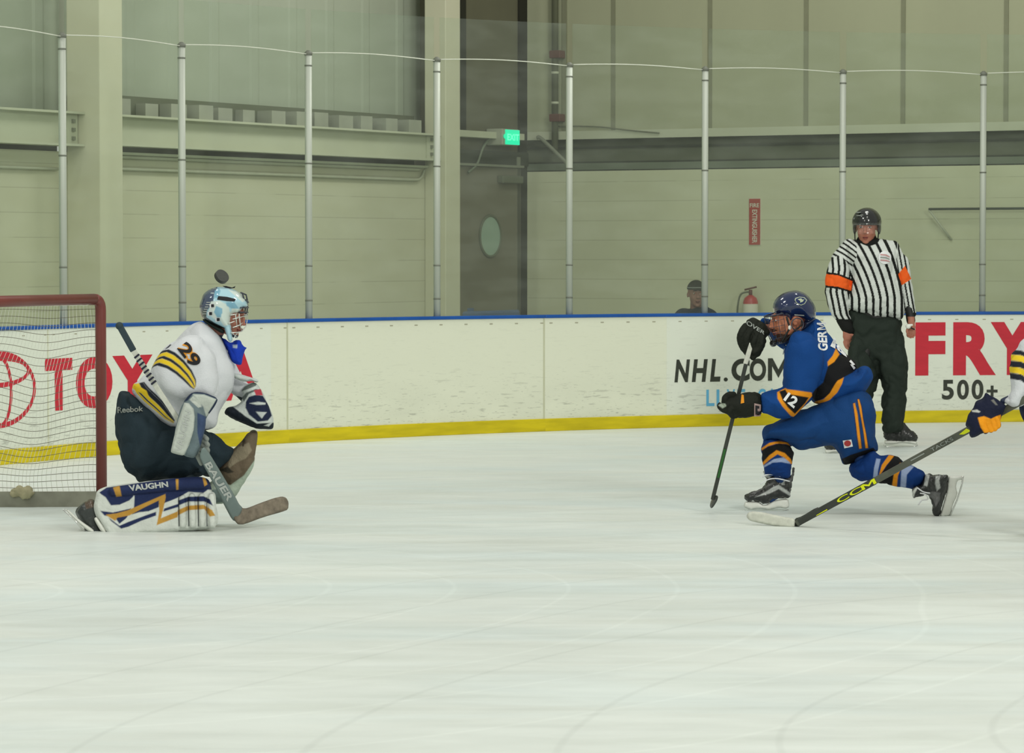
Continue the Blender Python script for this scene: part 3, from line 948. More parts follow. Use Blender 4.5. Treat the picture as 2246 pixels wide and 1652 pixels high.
# ================================================================== glass and its posts
def glass_material():
    m = bpy.data.materials.new('rink_glass'); m.use_nodes = True
    nt = m.node_tree; N = nt.nodes; L = nt.links; N.remove(N['Principled BSDF'])
    out = N['Material Output']
    tr = N.new('ShaderNodeBsdfTransparent'); tr.inputs[0].default_value = (0.93, 0.96, 0.93, 1)
    gl = N.new('ShaderNodeBsdfGlossy'); gl.inputs['Roughness'].default_value = 0.04
    df = N.new('ShaderNodeBsdfDiffuse'); df.inputs[0].default_value = (0.75, 0.8, 0.72, 1)
    g = N.new('ShaderNodeNewGeometry')
    mp = N.new('ShaderNodeMapping'); mp.inputs['Scale'].default_value = (1, 1, 3.5); L.new(g.outputs['Position'], mp.inputs['Vector'])
    n = N.new('ShaderNodeTexNoise'); n.inputs['Scale'].default_value = 2.0; n.inputs['Detail'].default_value = 8; L.new(mp.outputs[0], n.inputs['Vector'])
    r = N.new('ShaderNodeMapRange'); r.inputs['From Min'].default_value = .4; r.inputs['From Max'].default_value = .8
    r.inputs['To Min'].default_value = .02; r.inputs['To Max'].default_value = .055; L.new(n.outputs['Fac'], r.inputs['Value'])
    m1 = N.new('ShaderNodeMixShader'); m2 = N.new('ShaderNodeMixShader')
    L.new(r.outputs[0], m1.inputs[0]); L.new(tr.outputs[0], m1.inputs[1]); L.new(df.outputs[0], m1.inputs[2])
    m2.inputs[0].default_value = 0.022; L.new(m1.outputs[0], m2.inputs[1]); L.new(gl.outputs[0], m2.inputs[2])
    L.new(m2.outputs[0], out.inputs['Surface'])
    return m
M['glass'] = glass_material()
M['post'] = mat('brushed_aluminium', (0.46, 0.49, 0.43, 1), 0.5, metal=0.15, var=.05, nscale=4, stretch=(1, 1, .2))
M['post_dark'] = mat('post_ring', (0.16, 0.17, 0.14, 1), 0.5)
M['strip'] = mat('glass_edge_strip', (0.62, 0.64, 0.55, 1), 0.3)
post_px = [148, 408, 684, 964, 1253, 1549, 1849.5, 2156]
phis = [phi_of(p) for p in post_px]
dl = phis[0] - phis[1]; drr = phis[-2] - phis[-1]
phis = [phis[0] + 2 * dl, phis[0] + dl] + phis + [phis[-1] - drr, phis[-1] - 2 * drr]
where = ['two posts left of the goal', 'off to the left of the goal', 'behind the goal net, leftmost in view', 'left of the goalie\'s head', 'right of the goalie, before the wide siding', 'in front of the second column', 'right of the dark door and green sign', 'in front of the spectator', 'behind the referee\'s helmet', 'at the rail right of the referee', 'past the right edge', 'second past the right edge']
post = thing('glass_post', (0, 0, 1.0), '', 'post', 'posts holding the rink glass')
mb = MB(); mb.tube([(0, 0, 0), (0, 0, 2.13)], .029, 14); build('tube', mb, M['post'], None, True)
tube_o = bpy.data.objects['tube']; tube_o.parent = post
mb = MB(); mb.tube([(0, 0, 2.13), (0, 0, 2.15), (0, 0, 2.17)], [.033, .033, .012], 12); c_ = build('post_cap', mb, M['post_dark'], None, True); c_.parent = post
for z in (.14, .42, 1.25, 2.04):
    mb = MB(); mb.tube([(0, 0, z), (0, 0, z + .012)], .031, 12); c_ = build('ring', mb, M['post_dark'], None, True); c_.parent = post
for i, ph in enumerate(phis):
    o = post if i == 0 else copy_tree(post)
    o.location = BP(ph, 1.0, -.035)
    o['label'] = 'round grey metal glass post ' + where[i]
gw = ['off the left of the picture', 'behind the left edge of the goal net', 'behind the goal\'s right post and wide column', 'behind the goalie\'s head and flying puck', 'between the goalie and the second column', 'in front of the dark door and green sign', 'left of the spectator', 'right of the spectator, before the red sign', 'behind the referee', 'at the right edge', 'past the right edge']
for i in range(len(phis) - 1):
    pa, pb = phis[i], phis[i + 1]
    r = thing('rink_glass_screen', BP((pa + pb) / 2, 1.0, -.035), 'tall clear rink glass panel ' + gw[i], 'glass panel', 'rink glass panels')
    mb = MB(); arc_box(mb, pa - .003, pb + .003, -.041, -.029, 1.0, 3.5, 10); build('pane', mb, M['glass'], r)
    pts = []
    for k in range(13):
        u = k / 12
        pts.append(BP(pa - .003 + (pb - pa + .006) * u, 3.15 + .022 * math.sin(math.pi * u) - .012 * u, -.022))
    mb = MB(); mb.tube(pts, .0045, 6); build('edge_wire', mb, M['strip'], r, True)
# ================================================================== the goal
M['goal_red'] = mat('worn_red_goal_paint', (0.165, 0.038, 0.030, 1), 0.38, spec=0.45, var=0.12, nscale=5)
M['net'] = mat('white_net_cord', (0.72, 0.74, 0.66, 1), 0.8)
M['net_dark'] = mat('shaded_net_cord', (0.15, 0.14, 0.10, 1), 0.8)  # white cord recoloured dark, shade put into the colour of the rows
M['skirt'] = mat('grey_base_padding', (0.26, 0.26, 0.205, 1), 0.7, var=.25, nscale=9)
M['beige'] = mat('beige_pad_end', (0.40, 0.37, 0.23, 1), 0.7, var=.12, nscale=14)
gp = G(223, 1111); gp.z = 0
gc = Vector((-.454, -.891, 0)); gb = Vector((-.891, .454, 0))
def GP(c, b, z): return gp + gc * c + gb * b + Vector((0, 0, z))
goal = thing('hockey_goal', GP(.915, 0, 0), 'red steel ice hockey goal with white netting at the left edge', 'goal')
HT = 1.258
R_ = .033
mb = MB()
def bend(a, corner, b, r=.07, n=6):
    out = []
    da = (a - corner).normalized(); db = (b - corner).normalized()
    for k in range(n + 1):
        t = k / n
        p = corner + da * r * (1 - t) ** 2 + db * r * t ** 2
        out.append(p)
    return out
path = [GP(0, 0, 0)] + bend(GP(0, 0, 0), GP(0, 0, HT), GP(1.83, 0, HT)) + bend(GP(0, 0, HT), GP(1.83, 0, HT), GP(1.83, 0, 0)) + [GP(1.83, 0, 0)]
half = len(path) // 2
mb = MB(); mb.tube(path[:8], R_, 16); build('goal_post', mb, M['goal_red'], goal, True)
mb = MB(); mb.tube(path[7:9], R_, 16); build('crossbar', mb, M['goal_red'], goal, True)
mb = MB(); mb.tube(path[8:], R_, 16); build('goal_post', mb, M['goal_red'], goal, True)
base_c = [(0, 0), (.17, .31), (.31, .57), (.55, .93), (.915, 1.05), (1.28, .93), (1.52, .57), (1.66, .31), (1.83, 0)]
top_c = [(0, 0), (.06, .22), (.18, .40), (.42, .53), (.915, .57), (1.41, .53), (1.65, .40), (1.77, .22), (1.83, 0)]
bc = catmull(base_c, 10); tc2 = catmull(top_c, 10)
mb = MB(); mb.tube([GP(c, b, .028) for c, b in bc], .024, 10); build('base_frame', mb, M['goal_red'], goal, True)
mb = MB(); mb.tube([GP(c, b, HT - .02) for c, b in tc2], .018, 10); build('top_frame', mb, M['goal_red'], goal, True)
mb = MB()
vs = []
for c, b in bc:
    k = 1 - .035 / max(.2, math.hypot(c - .915, b - .3))
    ci, bi = .915 + (c - .915) * k, b * k
    vs += [GP(ci, bi, 0.0), GP(ci, bi, .092), GP(c, b, .092), GP(c, b, 0.0)]
n = len(bc)
mb.add(vs, [(4 * i + a, 4 * i + (a + 1) % 4, 4 * i + 4 + (a + 1) % 4, 4 * i + 4 + a) for i in range(n - 1) for a in range(4)] + [(0, 1, 2, 3), (4 * n - 1, 4 * n - 2, 4 * n - 3, 4 * n - 4)])
build('base_padding', mb, M['skirt'], goal)
mb = MB(); q = GP(*[x for x in bc[14]], .10)
mb.ball(q + Vector((.0, -.05, -.01)), (.075, .03, .036), 12)
me = fuse(mb, .008, 3, .006, 30); link('pad_knot', me, M['beige'], goal)

def net_surf(u, v):
    m = len(bc) - 1
    i = min(int(u * m), m - 1); f = u * m - i
    bb = np.array(bc[i]) * (1 - f) + np.array(bc[i + 1]) * f
    tt = np.array(tc2[i]) * (1 - f) + np.array(tc2[i + 1]) * f
    w = v ** 1.3
    p = bb * (1 - w) + tt * w
    z = .075 + (HT - .095) * v
    amp = math.sin(math.pi * min(max(v, 0), 1))
    z += .035 * amp * math.sin(u * 22 + 1.0) - .02 * amp
    q = GP(p[0], p[1], z)
    return q
mbh = MB(); mbv = MB()
NU, NV = 96, 27
for j in range(NV + 1):
    mbh.tube([net_surf(i / (NU * 1.0), j / NV) for i in range(NU + 1)], .0019, 3, cap=False)
for i in range(NU + 1):
    s_ = .0
    mbv.tube([net_surf(min(1, max(0, i / NU + .006 * math.sin(j * .5))), j / NV) for j in range(NV + 1)], .0016, 3, cap=False)
# roof of the net
for i in range(0, 41):
    c = 1.83 * i / 40
    pts = [p for p in tc2]
    bmax = np.interp(c, [p[0] for p in pts], [p[1] for p in pts])
    mbv.tube([GP(c, bmax * k / 6, HT - .01 - .03 * math.sin(math.pi * k / 6)) for k in range(7)], .0016, 3, cap=False)
for j in range(1, 13):
    b_ = .56 * j / 13
    cs = [p[0] for p in tc2 if p[1] >= b_]
    if len(cs) > 1:
        mbh.tube([GP(cs[0] + (cs[-1] - cs[0]) * k / 12, b_, HT - .01 - .03 * math.sin(math.pi * b_ / .57)) for k in range(13)], .0019, 3, cap=False)
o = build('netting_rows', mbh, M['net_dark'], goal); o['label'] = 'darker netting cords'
build('netting', mbv, M['net'], goal)

# ================================================================== people: shared pieces
SKIN = srgb(166, 108, 88); SKIN_D = srgb(150, 92, 74); LIP = srgb(120, 55, 50); WHT = srgb(190, 190, 180); HAIR = srgb(48, 36, 26)
def skin_mat(name):
    return mat(name, 'Col', 0.55, spec=0.35, var=0.05, nscale=25, bump=.05, bscale=120)
def cloth_mat(name, bump=.25, bscale=180, rough=.75, var=.05):
    return mat(name, 'Col', rough, spec=0.1, var=var, nscale=7, bump=bump, bscale=bscale)
M['skin'] = skin_mat('skin'); M['cloth'] = cloth_mat('woven_cloth'); M['leather'] = mat('glove_leather', 'Col', .65, spec=.12, var=.12, nscale=14, bump=.3, bscale=60)
M['gloss'] = mat('glossy_shell', 'Col', .12, spec=.6, var=.04, coat=.3)
M['boot'] = mat('skate_boot', 'Col', .28, spec=.5, var=.25, nscale=30, bump=.15, bscale=50)
M['plastic_white'] = mat('white_holder_plastic', (0.68, 0.69, 0.63, 1), .35, spec=.5, var=.1, nscale=20)
M['steel'] = mat('runner_steel', (0.62, 0.63, 0.6, 1), .25, metal=.8)
M['wire_dark'] = mat('dark_cage_wire', (0.03, 0.035, 0.05, 1), .35, spec=.5)
M['wire_light'] = mat('bright_cage_wire', (0.62, 0.64, 0.60, 1), .3, metal=.5)
M['sew_white'] = mat('white_twill', (0.72, 0.73, 0.74, 1), .8)
M['sew_black'] = mat('black_twill', (0.015, 0.015, 0.018, 1), .8)
M['sew_orange'] = mat('orange_gold_twill', srgb(214, 138, 30), .8)
M['sew_grey'] = mat('grey_print', srgb(140, 145, 140), .7)
M['sew_silver'] = mat('silver_print', srgb(172, 176, 172), .6)

def rot_head(yaw, pitch=0.0, roll=0.0):
    """yaw > 0 turns the face to picture right, < 0 to picture left; 0 faces the camera"""
    return Matrix.Rotation(yaw, 3, 'Z') @ Matrix.Rotation(pitch, 3, 'X') @ Matrix.Rotation(roll, 3, 'Y')
def head(mb, c, R, s=1.0):
    def b(p, r, rr=None):
        p = Vector(p) * s
        mb.ball(c + R @ p, tuple(x * s for x in r), 20, rot=R if rr is None else R @ rr)
    b((0, .012, .035), (.076, .096, .084))
    b((0, -.022, -.025), (.063, .072, .086))
    b((0, -.040, -.075), (.045, .045, .040))
    b((0, -.070, -.098), (.024, .022, .018))
    b((.034, -.062, -.028), (.022, .024, .026)); b((-.034, -.062, -.028), (.022, .024, .026))
    b((0, -.086, .030), (.046, .014, .012))
    b((.03, -.080, .008), (.013, .013, .010)); b((-.03, -.080, .008), (.013, .013, .010))
    b((0, -.100, -.004), (.0085, .014, .022), Matrix.Rotation(-.25, 3, 'X'))
    b((0, -.112, -.026), (.013, .012, .010)); b((.011, -.103, -.030), (.008, .009, .007)); b((-.011, -.103, -.030), (.008, .009, .007))
    b((0, -.096, -.058), (.023, .010, .006)); b((0, -.094, -.069), (.020, .010, .007))
    b((.076, .012, -.005), (.009, .016, .027)); b((-.076, .012, -.005), (.009, .016, .027))
def undersuit(y0, c, keep=None):
    return (None, c, lambda co, px: (px[:, 1] > y0) & (~inside(keep, px) if keep else True))
def face_paint(c, R, s=1.0, beard=False, hair=True):
    Ri = np.array(R.transposed()); cc = np.array(c)
    def loc(co): return (co - cc) @ Ri.T / s
    def ell(p, r):
        return lambda co, px: (((loc(co) - np.array(p)) / np.array(r)) ** 2).sum(1) < 1
    out = []
    if hair: out.append((None, HAIR, lambda co, px: (loc(co)[:, 2] > .045) & (loc(co)[:, 2] < .14) & (np.abs(loc(co)[:, 0]) < .1) & (np.abs(loc(co)[:, 1]) < .13) & ((loc(co)[:, 1] > -.06) | (loc(co)[:, 2] > .075))))
    if beard:
        out.append((None, srgb(70, 45, 35), ell((0, -.055, -.100), (.075, .075, .038))))
        out.append((None, srgb(90, 58, 45), ell((0, -.10, -.047), (.034, .03, .007))))
    for sx in (-1, 1):
        out.append((None, HAIR, ell((sx * .031, -.095, .034), (.019, .02, .0045))))
        out.append((None, SKIN_D, ell((sx * .031, -.09, .010), (.019, .02, .011))))
        out.append((None, WHT, ell((sx * .031, -.093, .009), (.012, .02, .0055))))
        out.append((None, (0.01, .01, .01, 1), ell((sx * .031, -.093, .009), (.0055, .02, .0055))))
    out.append((None, LIP, ell((0, -.1, -.064), (.024, .025, .0085))))
    out.append((None, (0.03, .01, .01, 1), ell((0, -.1, -.0635), (.021, .025, .002))))
    return out

def skate(person, boot_poly, holder_poly, runner, Y, T=.045, colors=None, name='skate', laces=None, slope=(0, 0), Yh=None):
    mb = MB(); puff(mb, boot_poly, Y, T, R=16, slope=slope, step=3)
    me = fuse(mb, .005, 4, .003, 30)
    paint(me, (0.02, .021, .02, 1), colors or [])
    b = link(name, me, M['boot'], person)
    mb = MB(); puff(mb, holder_poly, Yh or Y, .014, R=5, slope=slope, step=3, rnd=1)
    build('blade_holder', mb, M['plastic_white'], b, True)
    mb = MB(); mb.tube([W(x, y, (Yh or Y) + (x - runner[0][0]) * slope[0] + (y - runner[0][1]) * slope[1]) for x, y in runner], .005, 6)
    build('runner', mb, M['steel'], b, True)
    if laces:
        mb = MB()
        for l in laces: mb.tube([W(*p) for p in catmull(l, 5)], .004, 6)
        build('laces', mb, M['sew_white'], b, True)
    return b
# ================================================================== the referee
YR = 24.75
ref = thing('person', G(1925, 983), 'referee in black and white striped shirt with orange armbands standing by the far boards', 'person')
BLK = (0.012, .013, .012, 1); STRW = (0.60, .63, .60, 1)
hc = W(1901, 500, YR - .02); HR = rot_head(-.22, .05); hs = 1.12
mb = MB(); head(mb, hc, HR, hs)
limb(mb, [(1905, 520, YR + .02, 17), (1908, 545, YR + .03, 18)])
limb(mb, [(1908, 545, YR, 22), (1915, 600, YR, 40, .6), (1920, 660, YR, 44, .6), (1920, 700, YR, 40, .6)])
limb(mb, [(1880, 548, YR, 14), (1846, 580, YR, 14), (1836, 640, YR, 11), (1856, 706, YR - .02, 8), (1863, 728, YR - .04, 9)])
limb(mb, [(1940, 548, YR, 14), (1972, 580, YR, 12), (1985, 640, YR, 10), (1997, 692, YR - .02, 8), (1999, 712, YR - .03, 8)])
limb(mb, [(1945, 705, YR, 20), (1960, 800, YR, 14), (1960, 930, YR + .04, 8), (1975, 952, YR + .1, 6)])
limb(mb, [(1908, 712, YR - .04, 18), (1893, 800, YR - .12, 10), (1872, 860, YR - .22, 8), (1845, 950, YR - .32, 6), (1838, 970, YR - .55, 5)])
# hands: palm, four fingers, thumb
def hand(mb, wrist, palm, tips, thumb, r=2.6, pr=8, Y=YR):
    limb(mb, [(wrist[0], wrist[1], Y, pr * .8, .6), (palm[0], palm[1], Y, pr, .55)])
    for t in tips:
        limb(mb, [(palm[0] + (t[0][0] - palm[0]) * .4, palm[1] + (t[0][1] - palm[1]) * .4, Y, r)] + [(p[0], p[1], Y + (p[2] if len(p) > 2 else 0), r * (1 - .1 * i)) for i, p in enumerate(t)], n=8, sub=3)
    limb(mb, [(wrist[0] * .4 + palm[0] * .6, wrist[1] * .4 + palm[1] * .6, Y - .01, r)] + [(p[0], p[1], Y + p[2], r) for p in thumb], n=8, sub=3)
hand(mb, (1858, 724), (1860, 738), [[(1852, 750), (1856, 762), (1862, 766, -.02)], [(1857, 753), (1862, 767), (1868, 768, -.02)], [(1863, 753), (1868, 764), (1873, 764, -.03)], [(1868, 750), (1873, 760), (1877, 759, -.03)]],
     [(1872, 736, -.02), (1880, 742, -.03), (1884, 746, -.03)], r=3.2, pr=12, Y=YR - .05)
hand(mb, (1998, 706), (1999, 718), [[(1993, 726), (1990, 735), (1993, 739, -.02)], [(1997, 728), (1995, 738), (1998, 741, -.02)], [(2002, 728), (2001, 738), (2003, 740, -.02)], [(2006, 726), (2006, 734), (2006, 736, -.02)]],
     [(1993, 718, -.03), (1989, 725, -.04), (1990, 730, -.04)], r=2.7, pr=9, Y=YR - .04)
me = fuse(mb, .0045, 3)
paint(me, SKIN, [undersuit(545, BLK, None), ([(1835, 712), (1890, 712), (1892, 775), (1835, 775)], SKIN), ([(1982, 695), (2015, 695), (2015, 750), (1982, 750)], SKIN)] + face_paint(hc, HR, hs))
ref_body = link('body', me, M['skin'], ref)

mb = MB()
tor = [(1878, 524), (1932, 522), (1958, 531), (1975, 552), (1974, 590), (1978, 620), (1984, 650), (1987, 685), (1979, 702), (1924, 702), (1903, 695), (1860, 682), (1859, 655), (1862, 626), (1864, 590), (1852, 560), (1852, 536)]
puff(mb, tor, YR, .17, R=52, step=4)
limb(mb, [(1862, 542, YR, 17), (1846, 572, YR - .01, 24), (1838, 612, YR - .03, 28), (1838, 650, YR - .03, 26), (1844, 685, YR - .03, 19), (1855, 706, YR - .03, 14)])
limb(mb, [(1954, 545, YR, 17), (1972, 575, YR, 18), (1981, 610, YR, 17), (1989, 650, YR, 16), (1998, 686, YR, 12)])
me = fuse(mb, .0045, 4, .006, 9)
def ref_paint(me):
    co = mesh_np(me); px = project(co); x, y = px[:, 0], px[:, 1]
    n = len(co); col = np.tile(np.array(STRW), (n, 1))
    lean = np.clip((655 - y) / 100, 0, 2)
    sh = -40 * lean ** 1.25 * np.interp(x, [1870, 1930, 1975], [1, .75, .5])
    fr = ((x - sh - 1866) / 15.6) % 1
    blk = fr < .36
    # sleeves: stripes run down each arm
    la = inside([(1800, 540), (1850, 552), (1862, 575), (1866, 600), (1866, 625), (1862, 690), (1885, 730), (1840, 730), (1800, 680)], px) & (x < np.interp(y, [540, 570, 600, 640, 680, 720], [1850, 1860, 1865, 1864, 1860, 1880]))
    ctr = np.interp(y, [545, 590, 640, 690, 720], [1838, 1842, 1836, 1846, 1862])
    blk = np.where(la, (((x - ctr + 4) / 13.0) % 1) < .4, blk)
    ra = x > np.interp(y, [540, 570, 600, 640, 690], [1968, 1966, 1970, 1980, 1985])
    ctr = np.interp(y, [545, 590, 640, 690, 720], [1972, 1980, 1989, 1998, 2000])
    blk = np.where(ra, (((x - ctr + 3) / 9.5) % 1) < .4, blk)
    # yoke stripes over the near shoulder
    yk = inside([(1846, 528), (1878, 520), (1880, 560), (1868, 588), (1845, 560), (1815, 566), (1822, 548)], px)
    blk = np.where(yk, (((y - .62 * x + 640 - .004 * (x - 1850) ** 2) / 12.0) % 1) < .4, blk)
    col[blk] = BLK
    for p, c in (([(1810, 596), (1838, 600), (1872, 613), (1868, 642), (1838, 634), (1804, 630)], BLK),
                 ([(1812, 601), (1838, 604), (1870, 617), (1867, 638), (1838, 629), (1806, 626)], srgb(236, 98, 38)),
                 ([(1985, 583), (1999, 612), (1978, 626), (1970, 602)], srgb(236, 98, 38)),
                 ([(1865, 515), (1877, 522), (1885, 533), (1905, 541), (1925, 534), (1932, 520), (1940, 512)], BLK)):
        col[inside(p, px)] = c
    col[(y > 700) & (x < 1885)] = BLK
    col[(y > 686) & (x > 1986)] = BLK
    at = me.color_attributes.new('Col', 'FLOAT_COLOR', 'POINT'); at.data.foreach_set('color', col.ravel())
ref_paint(me)
ref_shirt = link('striped_shirt', me, M['cloth'], ref)
mb = MB()
limb(mb, [(1846, 702, YR - .03, 12), (1858, 716, YR - .04, 15), (1864, 722, YR - .04, 14)])
me = fuse(mb, .006, 3); paint(me, BLK); link('cuff', me, M['cloth'], ref)
mb = MB(); limb(mb, [(1996, 690, YR, 10), (1998, 704, YR, 10)]); me = fuse(mb, .006, 3); paint(me, BLK); link('cuff', me, M['cloth'], ref)
mb = MB(); limb(mb, [(1902, 533, YR + .01, 25, .9), (1904, 541, YR, 27, .9)]); me = fuse(mb, .006, 3); paint(me, BLK); link('collar', me, M['cloth'], ref)
# round crest
crest = [(1941 + 14 * math.cos(a), 565 + 14.5 * math.sin(a)) for a in [2 * math.pi * k / 24 for k in range(24)]]
cr = sew_patch('crest', crest, [ref_shirt], M['sew_white'], ref, .006)
M['crest_pink'] = mat('faded_pink_print', srgb(186, 140, 140), .7)
for k in range(3):
    sew_patch('crest_line', [(1931, 557 + 6 * k), (1944, 558 + 6 * k), (1952, 563 + 5 * k), (1951, 565 + 5 * k), (1942, 561 + 6 * k), (1931, 560 + 6 * k)], [ref_shirt], M['crest_pink'] if k != 1 else M['sew_grey'], cr, .009)
# trousers
mb = MB()
puff(mb, [(1862, 676), (1905, 688), (1978, 695), (1980, 725), (1986, 770), (1990, 801), (1990, 862), (1986, 900), (1982, 950), (1938, 952), (1936, 900), (1935, 850), (1929, 826), (1920, 790), (1868, 790), (1865, 730)], YR, .13, R=26, step=4)
puff(mb, [(1864, 720), (1935, 740), (1930, 826), (1915, 862), (1896, 930), (1860, 980), (1822, 978), (1828, 940), (1846, 890), (1860, 830)], YR - .15, .11, R=26, step=4, slope=(0.003, -.0008))
me = fuse(mb, .008, 6, .012, 7); paint(me, (0.022, .030, .024, 1))
link('trousers', me, M['cloth'], ref)
skate(ref, [(1936, 925), (1984, 925), (1992, 940), (2006, 947), (2014, 957), (2011, 968), (1985, 970), (1960, 967), (1938, 966)], [(1940, 964), (2011, 966), (2012, 976), (1995, 973), (1975, 972), (1958, 975), (1940, 975)], [(1938, 976), (1945, 980), (2004, 981), (2013, 976)], 24.85)
skate(ref, [(1812, 962), (1862, 962), (1860, 985), (1818, 988), (1806, 980)], [(1808, 984), (1858, 984), (1858, 996), (1845, 992), (1828, 992), (1812, 997)], [(1806, 994), (1812, 999), (1852, 1000), (1860, 996)], 24.05)
# helmet
def dome(mb, c, R, r, cut, n=28):
    k = len(mb.v); mb.ball(c, r, n, rot=None)
    for i in range(k, len(mb.v)):
        v = Vector(mb.v[i]) - c
        if v.z < cut: v = Vector((v.x * (1 if v.z > cut - .03 else .97), v.y, cut))
        mb.v[i] = tuple(c + R @ v)
mb = MB(); dome(mb, hc + HR @ Vector((0, .008, .045)), HR, (.116, .135, .115), -.02)
for sx in (-1, 1):
    mb.ball(hc + HR @ Vector((sx * .096, .02, .0)), (.016, .05, .055), 14, rot=HR)
me = fuse(mb, .006, 3); paint(me, (.012, .013, .013, 1))
hel = link('helmet', me, M['gloss'], ref)
for dx, dz in ((-.05, .12), (-.02, .125), (-.055, .145)):
    mb = MB(); q = hc + HR @ Vector((dx, -.098 + (dz - .12) * .6, dz - .02)); mb.ball(q, (.022, .01, .004), 10, rot=HR); build('vent', mb, M['sew_grey'], hel, True)
# clear visor
M['visor'] = bpy.data.materials.new('clear_visor'); M['visor'].use_nodes = True
nt = M['visor'].node_tree; nt.nodes.remove(nt.nodes['Principled BSDF'])
a_ = nt.nodes.new('ShaderNodeBsdfTransparent'); b_ = nt.nodes.new('ShaderNodeBsdfGlossy'); b_.inputs['Roughness'].default_value = .05; c_ = nt.nodes.new('ShaderNodeMixShader'); c_.inputs[0].default_value = .04
nt.links.new(a_.outputs[0], c_.inputs[1]); nt.links.new(b_.outputs[0], c_.inputs[2]); nt.links.new(c_.outputs[0], nt.nodes['Material Output'].inputs['Surface'])
mb = MB(); vs = []
for k in range(17):
    a = -1.45 + 2.9 * k / 16
    for z in (.045, -.045 + .03 * (k / 8 - 1) ** 2):
        for rr in (.128, .131):
            vs.append(hc + HR @ Vector((rr * .92 * math.sin(a), -.005 - rr * 1.05 * math.cos(a), z)))
fs = []
for k in range(16):
    a = 4 * k
    fs += [(a, a + 4, a + 6, a + 2), (a + 1, a + 3, a + 7, a + 5), (a, a + 1, a + 5, a + 4), (a + 2, a + 6, a + 7, a + 3)]
mb.add(vs, fs); build('visor', mb, M['visor'], hel, True)
mb = MB(); mb.tube([hc + HR @ Vector(p) * hs for p in ((-.085, -.0, -.01), (-.08, -.02, -.08), (-.03, -.055, -.125), (.03, -.055, -.125), (.08, -.02, -.08), (.085, 0, -.01))], .005, 6); build('chin_strap', mb, M['black'], hel, True)
# whistle held in his left hand
wq = W(1992, 716, YR - .09)
wh = thing('whistle', wq, 'small white whistle in the referee\'s left hand', 'whistle')
mb = MB(); mb.ball(wq, (.022, .014, .02), 12); mb.box(wq.x - .005, wq.x + .035, wq.y - .01, wq.y + .01, wq.z + .004, wq.z + .018)
me = fuse(mb, .003, 2); link('barrel', me, M['plastic_white'], wh)
mb = MB(); mb.tube([W(1998, 719, YR - .09), W(2006, 723, YR - .08)], .006, 8); build('mouthpiece', mb, M['black'], wh, True)

# ================================================================== spectator behind the glass
YS = 28.6
sp = thing('person', W(1527, 800, YS), 'spectator in dark cap and dark top seen behind the boards and glass post', 'person')
sp.location.z = 0
c = W(1527, 646, YS); R0 = rot_head(.1, 0)
mb = MB(); head(mb, c, R0, 1.0)
limb(mb, [(1527, 660, YS + .02, 13), (1527, 690, YS + .03, 14)])
limb(mb, [(1527, 690, YS, 16), (1527, 740, YS, 42, .55), (1527, 850, YS, 40, .55)])
limb(mb, [(1490, 700, YS, 12), (1478, 770, YS, 10), (1490, 830, YS - .1, 8)]); limb(mb, [(1564, 700, YS, 12), (1576, 770, YS, 10), (1564, 830, YS - .1, 8)])
limb(mb, [(1510, 850, YS, 18), (1505, 915, YS - .2, 13)]); limb(mb, [(1544, 850, YS, 18), (1549, 915, YS - .2, 13)])
me = fuse(mb, .007, 3); paint(me, srgb(140, 98, 84), face_paint(c, R0, 1.0)); link('body', me, M['skin'], sp)
mb = MB(); puff(mb, [(1505, 674), (1550, 674), (1570, 682), (1584, 700), (1588, 760), (1580, 900), (1474, 900), (1468, 760), (1472, 700), (1486, 682)], YS, .15, R=40, step=6)
me = fuse(mb, .01, 4, .01, 8); paint(me, (.022, .030, .040, 1)); link('dark_top', me, M['cloth'], sp)
mb = MB(); dome(mb, c + R0 @ Vector((0, .005, .045)), R0, (.084, .104, .088), 0.0)
mb.ball(c + R0 @ Vector((0, -.10, .05)), (.06, .055, .010), 16, rot=R0)
me = fuse(mb, .006, 3); paint(me, (.03, .03, .022, 1)); cap = link('cap', me, M['cloth'], sp)
mb = MB(); mb.tube([c + R0 @ Vector((.085 * math.sin(a), .005 - .105 * math.cos(a), .062)) for a in [-1.5 + .3 * k for k in range(11)]], .004, 6); build('cap_band', mb, M['sew_grey'], cap, True)
# ================================================================== the shooter in blue
YB = 18.62
BLUE = srgb(30, 66, 138); BLUE = (0.007, 0.050, 0.20, 1); NAVY = (0.008, 0.018, 0.065, 1); ORG = srgb(218, 140, 34); BK = (0.010, 0.010, 0.011, 1); SHIN = (0.007, .038, .17, 1)
sh = thing('person', G(1850, 1128), 'crouching blue hockey player with orange stripes following through on a shot', 'person')
def C4(*p): return A(1540, 620, 5.348, *p)
def C5(*p): return A(1540, 860, 3.807, *p)
hcb = W(1732, 702, YB - .05); HB = rot_head(-1.42, .12); hb = 1.08
mb = MB(); head(mb, hcb, HB, hb)
limb(mb, [(1745, 715, YB, 20), (1765, 745, YB + .02, 24)])
limb(mb, [(1768, 750, YB, 34, .8), (1800, 800, YB, 38, .75), (1830, 850, YB, 36, .75), (1850, 890, YB, 34, .75)])
limb(mb, [(1765, 765, YB - .12, 18), (1755, 820, YB - .17, 15), (1745, 875, YB - .17, 13), (1690, 886, YB - .17, 10), (1640, 888, YB - .18, 10)])
limb(mb, [(1770, 745, YB + .14, 20), (1722, 745, YB + .18, 14), (1692, 718, YB + .12, 11), (1660, 735, YB - .03, 10)])
limb(mb, [(1830, 915, YB - .03, 28), (1765, 950, YB - .03, 22), (1708, 972, YB, 19), (1708, 1035, YB + .07, 13), (1712, 1075, YB + .12, 9), (1690, 1095, YB + .12, 8)])
